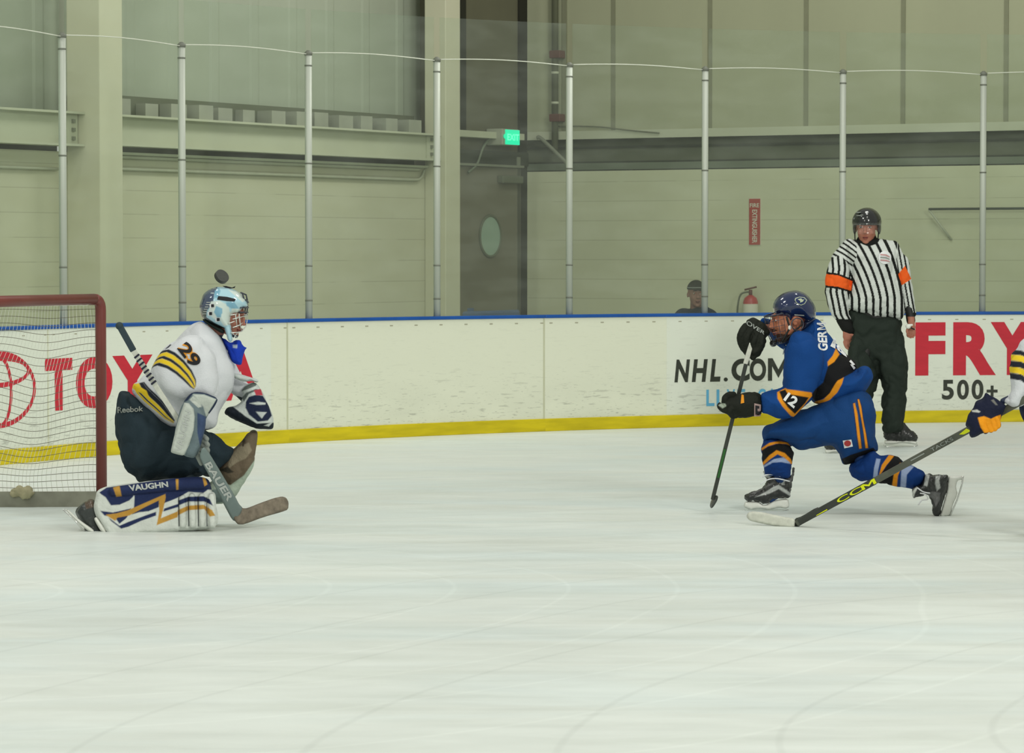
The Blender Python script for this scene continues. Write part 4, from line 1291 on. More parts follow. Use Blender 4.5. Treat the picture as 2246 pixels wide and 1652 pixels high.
limb(mb, [(1865, 910, YB, 30), (1880, 960, YB - .03, 24), (1886, 1005, YB - .06, 13), (1900, 1028, YB - .12, 12), (1950, 1042, YB - .15, 11), (2025, 1062, YB - .22, 10), (2055, 1090, YB - .27, 9)])
me = fuse(mb, .0045, 3)
paint(me, srgb(176, 112, 84), [undersuit(765, (.008, .035, .13, 1))] + face_paint(hcb, HB, hb, beard=True)); link('body', me, M['skin'], sh)

# jersey
mb = MB()
body_o = C4((1290, 420), (1350, 430), (1420, 478), (1500, 590), (1580, 710), (1700, 845), (1800, 930), (1812, 1000), (1800, 1040), (1860, 1000), (1910, 985), (1962, 1012), (1996, 1110), (1950, 1205), (1900, 1290), (1800, 1375), (1600, 1460), (1450, 1482), (1330, 1440), (1275, 1385), (1262, 1290), (1100, 1270), (942, 1235), (935, 1050), (958, 840), (918, 720), (1000, 690), (1090, 590), (1180, 540))
puff(mb, body_o, YB, .19, R=62, step=4)
# near arm: shoulder, baggy elbow, forearm to the cuff
puff(mb, C4((1100, 560), (1330, 620), (1420, 800), (1430, 1000), (1340, 1250), (1290, 1340), (1100, 1540), (1060, 1570), (900, 1605), (780, 1560), (672, 1535), (668, 1290), (760, 1268), (900, 1262), (980, 1240), (950, 1050), (980, 820), (1000, 700)), YB - .20, .115, R=44, step=4)
limb(mb, [(1772, 752, YB + .12, 30), (1722, 742, YB + .2, 24), (1690, 716, YB + .14, 17), (1676, 706, YB + .08, 12)])
me = fuse(mb, .0042, 4, .007, 5)
jr = [
    (C4((1570, 770), (1620, 855), (1560, 960), (1476, 985), (1470, 930), (1530, 860)), ORG),
    (C4((1612, 842), (1700, 840), (1830, 950), (1815, 1010), (1765, 1055), (1655, 1115), (1590, 1170), (1480, 1330), (1335, 1400), (1270, 1330), (1330, 1250), (1420, 1170), (1478, 978), (1550, 930)), BK),
    (C4((1662, 1112), (1640, 1190), (1585, 1290), (1500, 1375), (1420, 1410), (1325, 1428), (1318, 1398), (1425, 1368), (1500, 1295), (1560, 1190), (1590, 1150)), ORG),
    (C4((880, 1285), (975, 1238), (1000, 1250), (1285, 1290), (1290, 1330), (1230, 1400), (1090, 1580), (1040, 1565), (940, 1450), (885, 1360)), ORG),
    (C4((905, 1278), (975, 1255), (1005, 1305), (1120, 1325), (1252, 1348), (1210, 1410), (1088, 1540), (1010, 1470), (945, 1380)), BK),
    (C4((1400, 465), (1520, 620), (1560, 700), (1500, 660), (1440, 560), (1330, 470)), BLUE),
]
paint(me, BLUE, jr)
jersey = link('jersey', me, M['cloth'], sh)
sew_text('name_lettering', 'GERM', C4((1478, 802), (1452, 470), (1345, 470), (1362, 792)), [jersey], M['sew_white'], sh, bold=.035)
for poly in (C4((1503, 745), (1555, 640), (1572, 690), (1562, 775)), C4((1575, 735), (1600, 735), (1690, 845), (1700, 875), (1660, 850), (1590, 790)), C4((1725, 925), (1745, 905), (1795, 960), (1772, 970)), C4((1738, 960), (1760, 958), (1800, 1000), (1780, 1022))):
    sew_patch('back_number', poly, [jersey], M['sew_white'], sh, .012, 5)
sew_text('sleeve_number', '12', C4((950, 1372), (1075, 1478), (1140, 1365), (1015, 1285)), [jersey], M['sew_white'], sh, bold=.04)
mb = MB(); mb.tube([lay(bvh_of(jersey), *p, .004, YB) for p in C4((985, 735), (960, 790), (950, 840))], .0035, 6); build('collar_lace', mb, M['sew_white'], sh, True)

# pants
mb = MB()
puff(mb, C5((640, 235), (760, 190), (900, 120), (1100, 20), (1300, -40), (1400, 20), (1455, 120), (1462, 220), (1440, 290), (1452, 430), (1468, 510), (1430, 490), (1190, 606), (1170, 560), (1108, 432), (1000, 445), (820, 488), (745, 452), (640, 410), (560, 400), (505, 420), (497, 330), (520, 275)), YB - .03, .20, R=58, step=4)
me = fuse(mb, .0045, 4, .007, 5)
pb = [(C5((1430, 465), (1475, 520), (1190, 620), (1165, 560), (1240, 525)), BK)]
for q in (C5((1255, 92), (1275, 85), (1300, 180), (1318, 300), (1340, 470), (1305, 478), (1290, 380), (1275, 250)), C5((1290, 58), (1312, 52), (1335, 120), (1350, 230), (1375, 350), (1396, 468), (1360, 474), (1345, 350), (1322, 220))):
    pb.append((q, NAVY))
for q in (C5((1262, 96), (1275, 92), (1297, 180), (1312, 300), (1332, 470), (1312, 474), (1298, 380), (1283, 250)), C5((1298, 62), (1310, 60), (1328, 120), (1344, 230), (1368, 350), (1386, 468), (1365, 470), (1350, 350), (1328, 220))):
    pb.append((q, ORG))
paint(me, (.009, .048, .165, 1), pb)
pants = link('pants', me, M['cloth'], sh)
pt = sew_patch('square_patch', C5((1174, 406), (1246, 397), (1259, 455), (1187, 471)), [pants], M['sew_white'], sh, .004, 4)
cc = np.array(C5((1214, 430))[0]); sew_patch('round_mark', [(cc[0] + 7.5 * math.cos(a), cc[1] + 6.5 * math.sin(a)) for a in [2 * math.pi * k / 18 for k in range(18)]], [pants], M['red'], pt, .007, 3)

# socks
TAPE = srgb(150, 165, 198)
mb = MB(); puff(mb, C5((520, 380), (700, 395), (770, 500), (762, 560), (748, 640), (742, 730), (600, 708), (520, 690), (520, 625), (505, 560), (500, 470)), YB + .02, .10, R=30, step=3, slope=(0, .0012))
me = fuse(mb, .0042, 4, .004, 12)
paint(me, SHIN, [(C5((495, 470), (560, 425), (640, 408), (730, 425), (760, 470), (700, 435), (620, 432), (545, 455), (500, 492)), ORG),
    (C5((500, 485), (560, 452), (640, 430), (715, 440), (790, 480), (775, 600), (750, 600), (700, 520), (630, 505), (560, 545), (505, 600)), BK),
    (C5((505, 590), (560, 530), (620, 486), (690, 510), (740, 560), (755, 600), (735, 600), (690, 550), (630, 520), (570, 560), (510, 612)), ORG),
    (C5((515, 615), (600, 560), (680, 545), (735, 590), (735, 600), (660, 585), (590, 590), (518, 630)), TAPE)])
link('sock', me, M['cloth'], sh)
mb = MB(); puff(mb, C5((1218, 620), (1310, 555), (1420, 485), (1480, 545), (1560, 520), (1640, 535), (1700, 600), (1770, 622), (1872, 680), (1850, 760), (1775, 822), (1640, 792), (1460, 755), (1320, 742), (1250, 705)), YB - .13, .11, R=34, step=3, slope=(-.0011, 0))
me = fuse(mb, .0042, 4, .004, 12)
paint(me, SHIN, [(C5((1560, 525), (1610, 535), (1540, 610), (1490, 690), (1478, 690), (1500, 610)), ORG),
    (C5((1605, 530), (1650, 545), (1680, 590), (1640, 660), (1580, 790), (1470, 760), (1490, 690), (1545, 610)), BK),
    (C5((1655, 590), (1660, 640), (1635, 700), (1625, 800), (1585, 790), (1600, 690), (1625, 630)), ORG),
    (C5((1455, 555), (1490, 560), (1470, 650), (1460, 750), (1425, 745), (1435, 640)), TAPE),
    (C5((1665, 630), (1740, 615), (1770, 622), (1710, 690), (1700, 810), (1655, 805), (1660, 720)), TAPE)])
link('sock', me, M['cloth'], sh)

# skates
SILV = srgb(165, 168, 165)
skate(sh, C5((350, 875), (372, 843), (430, 832), (520, 790), (545, 730), (508, 690), (505, 660), (540, 652), (600, 690), (740, 715), (752, 620), (780, 625), (778, 660), (750, 740), (742, 830), (735, 885), (690, 888), (600, 898), (525, 940), (460, 912), (370, 912)),
      C5((345, 960), (360, 910), (470, 915), (520, 950), (600, 905), (720, 885), (730, 960), (700, 975), (640, 965), (560, 985), (480, 972), (400, 985)), C5((345, 985), (370, 999), (640, 1001), (722, 985)), YB + .12, .05,
      [(C5((510, 655), (600, 690), (560, 720), (515, 700)), SILV), (C5((590, 700), (750, 720), (745, 755), (590, 725)), (.09, .09, .09, 1)), (C5((600, 790), (640, 775), (740, 845), (735, 870), (640, 810), (560, 850), (480, 870), (440, 880), (520, 840)), SILV), (C5((560, 770), (600, 745), (610, 760), (430, 850), (400, 850)), (.10, .10, .10, 1)), (C5((650, 735), (680, 730), (690, 775), (665, 775)), SILV), (C5((735, 640), (762, 620), (782, 640), (760, 690), (745, 720)), (.08, .08, .08, 1))],
      laces=[[(1673, 1047, YB + .04), (1680, 1042, YB + .03), (1700, 1041, YB + .03), (1712, 1045, YB + .04)], [(1668, 1062, YB + .03), (1685, 1052, YB + .02), (1705, 1050, YB + .02), (1732, 1056, YB + .04)]])
skate(sh, C5((1865, 682), (1960, 690), (2052, 690), (2062, 720), (2040, 830), (2010, 930), (1990, 1000), (1975, 1045), (1918, 1028), (1920, 900), (1870, 850), (1800, 880), (1760, 890), (1745, 830), (1760, 790), (1840, 780)),
      C5((2055, 700), (2110, 700), (2180, 700), (2178, 730), (2130, 740), (2120, 800), (2135, 850), (2090, 950), (2070, 1040), (1980, 1047), (1995, 1000), (2015, 930), (2045, 830)), C5((2180, 700), (2168, 780), (2130, 900), (2090, 990), (2068, 1044)), YB - .27, .05,
      [(C5((1868, 684), (1900, 690), (1880, 790), (1850, 780)), SILV), (C5((1950, 700), (1990, 700), (1980, 740), (1990, 800), (1960, 830), (1945, 760)), SILV), (C5((1750, 840), (1790, 790), (1800, 800), (1775, 850), (1765, 892)), srgb(190, 192, 185)), (C5((1880, 850), (1920, 830), (1990, 840), (1985, 900), (1950, 960), (1930, 900)), (.12, .12, .12, 1))],
      laces=[[(2018, 1082, YB - .34), (2030, 1085, YB - .35), (2035, 1095, YB - .34), (2022, 1098, YB - .34), (2014, 1108, YB - .33)], [(2012, 1070, YB - .33), (2025, 1079, YB - .34), (2040, 1082, YB - .34)]])

# gloves
mb = MB()
puff(mb, C4((520, 440), (580, 402), (640, 420), (745, 490), (805, 600), (745, 640), (705, 760), (652, 862), (590, 890), (500, 862), (438, 730), (440, 640), (470, 560), (512, 480)), YB - .06, .075, R=26, step=3)
for q in ([(1636, 716), (1624, 735), (1626, 757), (1634, 768)], [(1648, 722), (1637, 742), (1640, 768), (1646, 780)], [(1660, 730), (1653, 752), (1655, 776), (1652, 784)], [(1671, 735), (1668, 756), (1662, 774), (1656, 778)]):
    limb(mb, [(x, y, YB - .12 - (.02 if i == 1 else 0), 8.5 - i * .5) for i, (x, y) in enumerate(q)], n=10)
limb(mb, [(1672, 748, YB - .09, 9), (1666, 765, YB - .13, 8), (1655, 772, YB - .15, 7)], n=10)
me = fuse(mb, .0045, 3, .0018, 22); paint(me, (.013, .015, .011, 1)); g1 = link('glove', me, M['leather'], sh)
sew_text('cuff_lettering', 'OVER', C4((512, 490), (728, 612), (742, 578), (535, 440)), [g1], M['sew_grey'], g1, bold=.02, lift=.006)
mb = MB()
puff(mb, C4((240, 1350), (290, 1295), (400, 1312), (560, 1285), (650, 1278), (705, 1340), (715, 1450), (692, 1562), (600, 1575), (450, 1595), (345, 1570), (262, 1500), (235, 1420)), YB - .20, .075, R=26, step=3)
for q in ([(1600, 866), (1590, 874), (1592, 888), (1602, 893)], [(1606, 880), (1594, 889), (1597, 902), (1607, 905)], [(1612, 892), (1600, 900), (1606, 911), (1614, 912)], [(1608, 866), (1598, 866), (1592, 872), (1598, 878)]):
    limb(mb, [(x, y, YB - .24 - (.02 if i == 1 else 0), 7.5 - i * .4) for i, (x, y) in enumerate(q)], n=10)
limb(mb, [(1612, 900, YB - .22, 9), (1592, 900, YB - .25, 8.5), (1580, 892, YB - .24, 7), (1578, 888, YB - .23, 5)], n=10)
me = fuse(mb, .0045, 3, .0018, 22); paint(me, (.013, .015, .011, 1), [(C4((190, 1440), (225, 1415), (270, 1420), (285, 1450), (240, 1475)), srgb(150, 160, 145))]); g2 = link('glove', me, M['leather'], sh)
sew_patch('orange_tab', C4((462, 1310), (488, 1318), (494, 1410), (452, 1420)), [g2], M['sew_orange'], g2, .005, 4)
M['pinkgrey'] = mat('pale_pink_grey_label', srgb(158, 135, 130), .7)
lb = sew_patch('cuff_label', C4((612, 1416), (690, 1432), (688, 1568), (610, 1572)), [g2], M['pinkgrey'], g2, .005, 4)
sew_patch('label_mark', C4((625, 1440), (672, 1450), (670, 1480), (650, 1478), (650, 1510), (672, 1512), (672, 1545), (625, 1545)), [g2], M['sew_black'], lb, .008, 4)

# helmet with cage
mb = MB(); Hc = hcb + HB @ Vector((0, .018, .03))
shell = C4((832, 250), (868, 180), (950, 120), (1040, 95), (1120, 88), (1220, 128), (1290, 210), (1336, 295), (1336, 400), (1295, 455), (1215, 470), (1175, 445), (1120, 430), (1065, 470), (1040, 520), (1005, 480), (985, 432), (900, 418), (842, 372), (828, 300))
puff(mb, shell, YB - .05, .135, R=44, step=3)
me = fuse(mb, .005, 4)
paint(me, (.008, .017, .062, 1), [(C4((840, 262), (870, 310), (1010, 345), (1100, 395), (1230, 415), (1330, 390), (1336, 402), (1230, 430), (1095, 410), (1000, 372), (850, 338)), (.006, .01, .04, 1))])
hel = link('helmet', me, M['gloss'], sh)
M['logo_pale'] = mat('pale_gold_print', srgb(165, 175, 150), .5)
lg = sew_patch('helmet_crest', C4((1085, 205), (1095, 180), (1140, 165), (1200, 172), (1232, 205), (1205, 250), (1160, 268), (1110, 245)), [hel], M['logo_pale'], hel, .003, 3)
sew_patch('crest_inner', C4((1096, 208), (1103, 188), (1142, 173), (1195, 180), (1221, 207), (1198, 244), (1160, 258), (1117, 238)), [hel], mat('navy_print', (.012, .024, .09, 1), .3), lg, .006, 3)
sew_patch('crest_mark', C4((1120, 195), (1160, 183), (1180, 200), (1200, 195), (1180, 225), (1150, 235), (1150, 215)), [hel], M['logo_pale'], lg, .009, 3)
sew_patch('vent', C4((1082, 372), (1196, 380), (1198, 392), (1084, 386)), [hel], M['sew_silver'], hel, .004, 4)
mb = MB(); mb.tube([W(x, y, YB - .175) for x, y in C4((990, 400), (1010, 470), (1030, 530), (985, 610), (930, 700))], .006, 8)
mb.tube([W(x, y, YB - .16) for x, y in C4((1170, 440), (1165, 500), (1110, 545), (1020, 640), (940, 705))], .005, 8)
build('chin_strap', mb, M['black'], hel, True)
mb = MB(); mb.ball(W(*C4((1028, 528))[0], YB - .185), (.010, .006, .014), 10); build('strap_buckle', mb, M['plastic_white'], hel, True)
# cage: bars wrap round the face
mb = MB()
def cagept(a, z):     # a: 0 front of the face, +-1.3 at the temples
    w = .085 + .012 * math.cos(a)
    k = 1 - .25 * max(0, (-z - .04)) / .1
    return hcb + HB @ Vector(((w + .01) * math.sin(a) * k, -.03 - .118 * math.cos(a) * k + .0, z)) 
for z in (.052, .018, -.016, -.050, -.084, -.118):
    mb.tube([cagept(-1.35 + 2.7 * k / 18, z - .015 * math.cos(-1.35 + 2.7 * k / 18)) for k in range(19)], .0016 if z not in (.052, -.118) else .0040, 6)
for a in (-1.35, -1.0, -.65, -.3, .05, .4, .75, 1.05, 1.35):
    mb.tube([cagept(a, z - .015 * math.cos(a)) for z in (.052, .018, -.016, -.050, -.084, -.118)], .0016, 6)
build('cage', mb, M['wire_dark'], hel, True)
mb = MB(); mb.ball(hcb + HB @ Vector((0, -.115, -.125)), (.034, .022, .022), 14, rot=HB); me = fuse(mb, .004, 2); paint(me, (.03, .03, .03, 1)); link('chin_cup', me, M['gloss'], hel)

mb = MB(); e_ = C4((1118, 490))[0]
mb.tube([W(e_[0] + 13 * math.cos(a), e_[1] + 13.5 * math.sin(a), YB - .185 + .02 * math.cos(a)) for a in [2 * math.pi * k / 20 for k in range(21)]], .0035, 8, cap=False)
build('ear_loop', mb, M['wire_dark'], hel, True)
mb = MB(); puff(mb, C4((1165, 440), (1335, 395), (1330, 450), (1290, 500), (1240, 560), (1180, 570), (1150, 545), (1180, 500)), YB - .02, .085, R=16, step=3); me = fuse(mb, .005, 3); paint(me, (.010, .018, .05, 1)); link('nape_guard', me, M['gloss'], hel)
# his stick
st = thing('hockey_stick', W(1560, 1110, YB + .0), 'black stick with pale taped butt end held by the blue player', 'hockey stick')
YQ = YB - .14
def flatbar(mb, pts, w, t):
    """rectangular shaft through px points, w px wide, t metres thick"""
    P = [W(*p) for p in pts]; vs = []
    for i, p in enumerate(P):
        d = (P[min(i + 1, len(P) - 1)] - P[max(i - 1, 0)]).normalized()
        s_ = d.cross(Vector((0, 1, 0))).normalized(); b_ = s_.cross(d).normalized()
        ww = (w[i] if isinstance(w, (list, tuple)) else w) * p.y / F / 2; tt = t / 2
        vs += [p + s_ * ww - b_ * tt, p + s_ * ww + b_ * tt, p - s_ * ww + b_ * tt, p - s_ * ww - b_ * tt]
    n = len(P)
    mb.add(vs, [(4 * i + a, 4 * i + (a + 1) % 4, 4 * i + 4 + (a + 1) % 4, 4 * i + 4 + a) for i in range(n - 1) for a in range(4)] + [(0, 1, 2, 3), (4 * n - 1, 4 * n - 2, 4 * n - 3, 4 * n - 4)])
    return mb
M['shaft'] = mat('black_carbon_shaft', (.022, .026, .02, 1), .35, spec=.5, var=.3, nscale=9)
M['shaft_grey'] = mat('grey_carbon_shaft', (.075, .08, .06, 1), .4, spec=.4, var=.25, nscale=9)
M['tape_white'] = mat('worn_white_tape', (.52, .53, .46, 1), .8, var=.14, nscale=35)
M['green_print'] = mat('dark_green_print', (.02, .10, .02, 1), .4)
pa, pb_ = (1640, 781), (1562, 1098)
bevel(build('shaft', flatbar(MB(), [(1646, 758, YQ + .0), (1604, 930, YQ + .04), (1563, 1096, YQ + .08)], 8.4, .022), M['shaft'], st), .002)
bevel(build('taped_grip', flatbar(MB(), [(1648, 752, YQ), (1635, 799, YQ + .012)], 10.5, .027), M['tape_white'], st), .004)
build('green_stripe', flatbar(MB(), [(1590, 985, YQ + .038), (1575, 1048, YQ + .052)], 5, .014), M['green_print'], st)
mb = MB(); puff(mb, C5((62, 950), (75, 905), (95, 870), (118, 862), (135, 870), (128, 905), (95, 960), (75, 974)), YQ + .085, .012, R=4, step=2.5, slope=(-.006, 0))
build('blade', mb, M['shaft'], st, True)
# ================================================================== the goalie
YG = 17.55
WJ = (0.60, .615, .64, 1); YEL = srgb(222, 190, 44); GBK = (0.018, .022, .032, 1); PNT = (0.020, .033, .042, 1)
def C2(*p): return A(230, 580, 5.163, *p)
def C3(*p): return A(230, 840, 4.588, *p)
def C8(*p): return A(130, 980, 4.238, *p)
gl = thing('person', G(360, 1172), 'goalie in white jersey with yellow stripes kneeling on one pad in front of the goal', 'person')
hg = W(500, 690, YG - .02); HG = rot_head(1.15, .25); 
mb = MB(); head(mb, hg, HG, 1.0)
limb(mb, [(490, 700, YG, 18), (465, 735, YG + .02, 22)])
limb(mb, [(455, 745, YG, 30, .8), (430, 820, YG, 44, .7), (400, 890, YG + .02, 42, .7), (385, 925, YG + .04, 38, .7)])
limb(mb, [(440, 765, YG - .12, 16), (385, 815, YG - .17, 12), (370, 840, YG - .18, 10), (410, 868, YG - .2, 8), (428, 905, YG - .30, 7)])
limb(mb, [(470, 760, YG + .1, 18), (500, 830, YG + .16, 16), (525, 860, YG + .12, 12), (555, 890, YG + .1, 11)])
limb(mb, [(360, 945, YG, 30), (390, 1020, YG - .02, 20), (430, 1095, YG - .1, 13), (330, 1125, YG - .1, 10), (230, 1135, YG - .12, 8), (215, 1150, YG - .12, 8)])
limb(mb, [(390, 945, YG + .08, 28), (455, 985, YG + .1, 18), (500, 1015, YG + .14, 12), (480, 1080, YG + .2, 10), (450, 1110, YG + .22, 8)])
me = fuse(mb, .005, 3); paint(me, srgb(142, 92, 76), [undersuit(735, PNT)] + face_paint(hg, HG, 1.0)); link('body', me, M['skin'], gl)

# pants
mb = MB()
puff(mb, C3((150, 82), (250, 80), (350, 185), (500, 270), (600, 380), (760, 400), (900, 420), (1000, 470), (1060, 540), (1040, 700), (1020, 900), (985, 950), (640, 962), (345, 998), (322, 920), (220, 882), (165, 770), (112, 600), (100, 300), (115, 170)), YG, .20, R=55, step=4)
puff(mb, C3((880, 480), (1000, 480), (1110, 535), (1230, 650), (1300, 680), (1250, 780), (1160, 880), (1050, 960), (900, 900), (860, 700)), YG + .10, .13, R=36, step=4)
me = fuse(mb, .006, 5, .010, 6); paint(me, PNT)
pants = link('pants', me, M['cloth'], gl)
sew_text('pants_lettering', 'Reebok', C3((128, 305), (385, 285), (385, 235), (124, 242)), [pants], M['sew_grey'], gl, bold=.02, lift=.012)

# jersey
mb = MB()
puff(mb, [(441, 703), (418, 713), (383, 748), (357, 766), (338, 786), (330, 812), (312, 822), (300, 836), (291, 840), (288, 860), (300, 882), (322, 908), (345, 930), (368, 947), (400, 950), (450, 944), (474, 936), (482, 905), (500, 880), (512, 850), (514, 815), (508, 795), (496, 762), (482, 733), (462, 716)], YG, .18, R=60, step=4)
puff(mb, [(404, 736), (440, 738), (470, 780), (482, 830), (478, 868), (462, 884), (428, 880), (395, 884), (362, 872), (334, 850), (326, 820), (340, 784), (366, 756)], YG - .22, .115, R=38, step=4)
limb(mb, [(478, 770, YG + .10, 24), (502, 822, YG + .14, 24), (522, 850, YG + .13, 22), (548, 868, YG + .1, 18)])
me = fuse(mb, .0042, 4, .0065, 4.2)
c0 = C2((620, 1000), (660, 975), (720, 962), (800, 1000), (900, 1090), (985, 1200), (1035, 1310), (1030, 1380))
c1 = C2((515, 1200), (545, 1165), (590, 1145), (700, 1178), (800, 1240), (900, 1325), (970, 1395), (1010, 1415))
j = []
for a, b, c in ((0, .17, GBK), (.17, .40, YEL), (.40, .57, GBK), (.57, .82, YEL), (.82, 1.0, GBK)):
    j.append((band(c0, c1, a, b), c, 'front'))
h0 = C3((395, -10), (440, 45), (520, 120), (590, 190), (650, 280), (705, 375))
h1 = C3((285, 15), (310, 95), (400, 190), (520, 290), (600, 360), (690, 408))
for a, b, c in ((.0, .14, GBK), (.14, .48, GBK), (.48, .74, YEL), (.74, .86, GBK), (.86, 1.0, YEL)):
    j.append((band(h0, h1, a, b), c))
j.append((C3((250, 20), (300, 5), (420, 80), (440, 130), (330, 90), (280, 60)), YEL))
j.append((C2((690, 950), (740, 905), (755, 912), (720, 945), (680, 965)), GBK, 'front'))
j.append((C3((1000, 480), (1120, 455), (1080, 510), (1000, 530)), YEL)); j.append((C3((1000, 470), (1150, 445), (1110, 480), (1000, 500)), GBK))
paint(me, WJ, j)
jersey = link('jersey', me, M['cloth'], gl)
M['sew_gold'] = mat('gold_edge_twill', srgb(222, 146, 40), .8)
q = C2((813, 956), (989, 1186), (1107, 1094), (931, 864))
sew_text('number_edge', '29', q, [jersey], M['sew_gold'], gl, bold=.07, lift=.004)
sew_text('number', '29', q, [jersey], M['sew_black'], gl, bold=.025, lift=.008)
# blue cloth at the throat
mb = MB(); puff(mb, C2((1290, 800), (1370, 870), (1430, 900), (1480, 860), (1520, 850), (1575, 920), (1625, 945), (1570, 1010), (1555, 1140), (1500, 1145), (1430, 1100), (1390, 980)), YG + .02, .06, R=18, step=3)
me = fuse(mb, .005, 3, .004, 12); paint(me, (.012, .045, .42, 1), [(C2((1450, 910), (1500, 910), (1500, 950), (1450, 945)), srgb(170, 185, 200))]); link('throat_cloth', me, M['cloth'], gl)

# mask
mb = MB()
puff(mb, C2((1068, 470), (1085, 420), (1112, 335), (1180, 282), (1260, 252), (1330, 255), (1410, 262), (1500, 300), (1570, 350), (1612, 420), (1622, 480), (1560, 500), (1530, 570), (1450, 575), (1440, 650), (1455, 720), (1420, 760), (1340, 740), (1230, 690), (1130, 645), (1090, 590), (1078, 520)), YG - .03, .13, R=44, step=3)
puff(mb, C2((1340, 690), (1420, 680), (1440, 760), (1450, 860), (1420, 890), (1395, 870), (1365, 770)), YG - .08, .03, R=9, step=3)
me = fuse(mb, .0045, 4)
PB = srgb(160, 196, 208); LB = srgb(112, 160, 182); PW = srgb(196, 208, 202); NV = srgb(58, 72, 96)
paint(me, PB, [(C2((1050, 200), (1290, 230), (1240, 330), (1225, 440), (1160, 520), (1120, 620), (1060, 640)), NV),
    (C2((1070, 520), (1150, 520), (1150, 600), (1240, 660), (1360, 720), (1340, 760), (1220, 700), (1090, 600)), srgb(36, 50, 52)),
    (C2((1200, 420), (1300, 410), (1400, 470), (1420, 560), (1330, 640), (1240, 620), (1170, 560)), PW),
    (C2((1260, 470), (1330, 500), (1330, 600), (1270, 600), (1235, 540)), LB), (C2((1370, 430), (1460, 420), (1520, 500), (1440, 505), (1380, 470)), LB),
    (C2((1320, 560), (1430, 540), (1420, 680), (1350, 700), (1310, 640)), PW),
    (C2((1245, 300), (1290, 265), (1310, 300), (1280, 380), (1240, 380)), LB), (C2((1400, 290), (1520, 310), (1600, 400), (1560, 430), (1480, 360)), PW),
    (C2((1440, 500), (1560, 505), (1545, 570), (1420, 575)), PW), (C2((1200, 320), (1235, 322), (1232, 330), (1200, 328)), PW)])
mk = link('goalie_mask', me, M['gloss'], gl)
sew_patch('mask_slot', C2((1285, 358), (1385, 368), (1482, 392), (1470, 420), (1380, 415), (1270, 398)), [mk], M['sew_black'], mk, .003, 3)
for x, y in ((1212, 468), (1190, 558), (1276, 626)):
    pw = sew_patch('screw_plate', C2((x - 28, y - 18), (x + 24, y - 24), (x + 28, y + 20), (x - 22, y + 26)), [mk], M['sew_white'], mk, .003, 3)
    sew_patch('screw', C2((x - 10, y - 16), (x + 22, y - 18), (x + 24, y + 16), (x - 8, y + 18)), [mk], M['sew_black'], pw, .007, 3)
for k in range(6):
    x, y = 1178 - k * 9, 430 + k * 26
    sew_patch('strap_stitch', C2((x - 28, y - 4), (x + 14, y - 4), (x + 14, y + 5), (x - 28, y + 5)), [mk], M['sew_silver'], mk, .003, 3)
sew_patch('top_streak', C2((1330, 243), (1380, 246), (1440, 262), (1480, 245), (1470, 268), (1420, 275), (1360, 262)), [mk], M['sew_black'], mk, .004, 3)
mb = MB()
bars = [C2((1540, 320), (1600, 345), (1612, 400), (1615, 480), (1608, 570)), C2((1560, 335), (1580, 420), (1590, 500), (1585, 580)),
        C2((1540, 420), (1600, 400), (1625, 430)), C2((1530, 490), (1600, 490), (1625, 490)), C2((1520, 540), (1600, 545), (1620, 545))]
for i, bpx in enumerate(bars):
    mb.tube([W(x, y, YG - .10 + .04 * k) for k, (x, y) in enumerate(bpx)], .0045, 6)
build('cage_dark_bars', mb, M['wire_dark'], mk, True)
mb = MB()
for bpx in (C2((1450, 620), (1530, 600), (1605, 580)), C2((1450, 715), (1520, 690), (1590, 640)), C2((1480, 570), (1490, 660), (1500, 760)), C2((1425, 575), (1500, 560), (1600, 570), (1620, 545)), C2((1400, 670), (1480, 640), (1560, 600), (1615, 580)), C2((1430, 775), (1500, 770), (1550, 760), (1600, 700), (1615, 600)), C2((1445, 880), (1480, 800), (1540, 740)), C2((1520, 560), (1530, 660), (1545, 760)), C2((1440, 770), (1455, 790), (1500, 830))):
    mb.tube([W(x, y, YG - .12 + .035 * k) for k, (x, y) in enumerate(bpx)], .0032, 6)
build('cage_bright_bars', mb, M['wire_light'], mk, True)
mb = MB(); puff(mb, C2((1100, 600), (1240, 690), (1350, 735), (1360, 770), (1330, 790), (1220, 720), (1110, 650)), YG - .06, .035, R=10, step=3); me = fuse(mb, .005, 3); paint(me, srgb(34, 44, 40)); link('neck_strap', me, M['cloth'], mk)

# near leg pad lying on the ice
mb = MB()
padp = C8((345, 420), (372, 392), (436, 370), (560, 352), (800, 322), (1100, 290), (1285, 275), (1370, 290), (1405, 340), (1420, 410), (1450, 520), (1475, 620), (1478, 700), (1455, 740), (1380, 770), (1100, 800), (700, 826), (540, 850), (465, 850), (430, 800), (345, 660), (318, 560), (335, 480))
puff(mb, padp, YG - .20, .055, R=12, step=3.5, Tb=.10)
puff(mb, C8((440, 390), (560, 352), (800, 322), (1100, 290), (1285, 275), (1380, 290), (1412, 350), (1400, 400), (1100, 415), (800, 445), (560, 470), (480, 470)), YG - .24, .06, R=15, step=3.5)
for i in range(4):
    x = 1105 + 90 * i
    puff(mb, C8((x - 6, 450 - (i > 0) * 28), (x + 78, 425 - (i > 0) * 10), (x + 86, 560), (x + 88, 760), (x + 6, 768), (x - 2, 600)), YG - .235, .045, R=9, step=3.5)
me = fuse(mb, .004, 3, .001, 10)
PADW = (0.60, .63, .585, 1); PN = (.018, .028, .085, 1); GD = srgb(182, 138, 62)
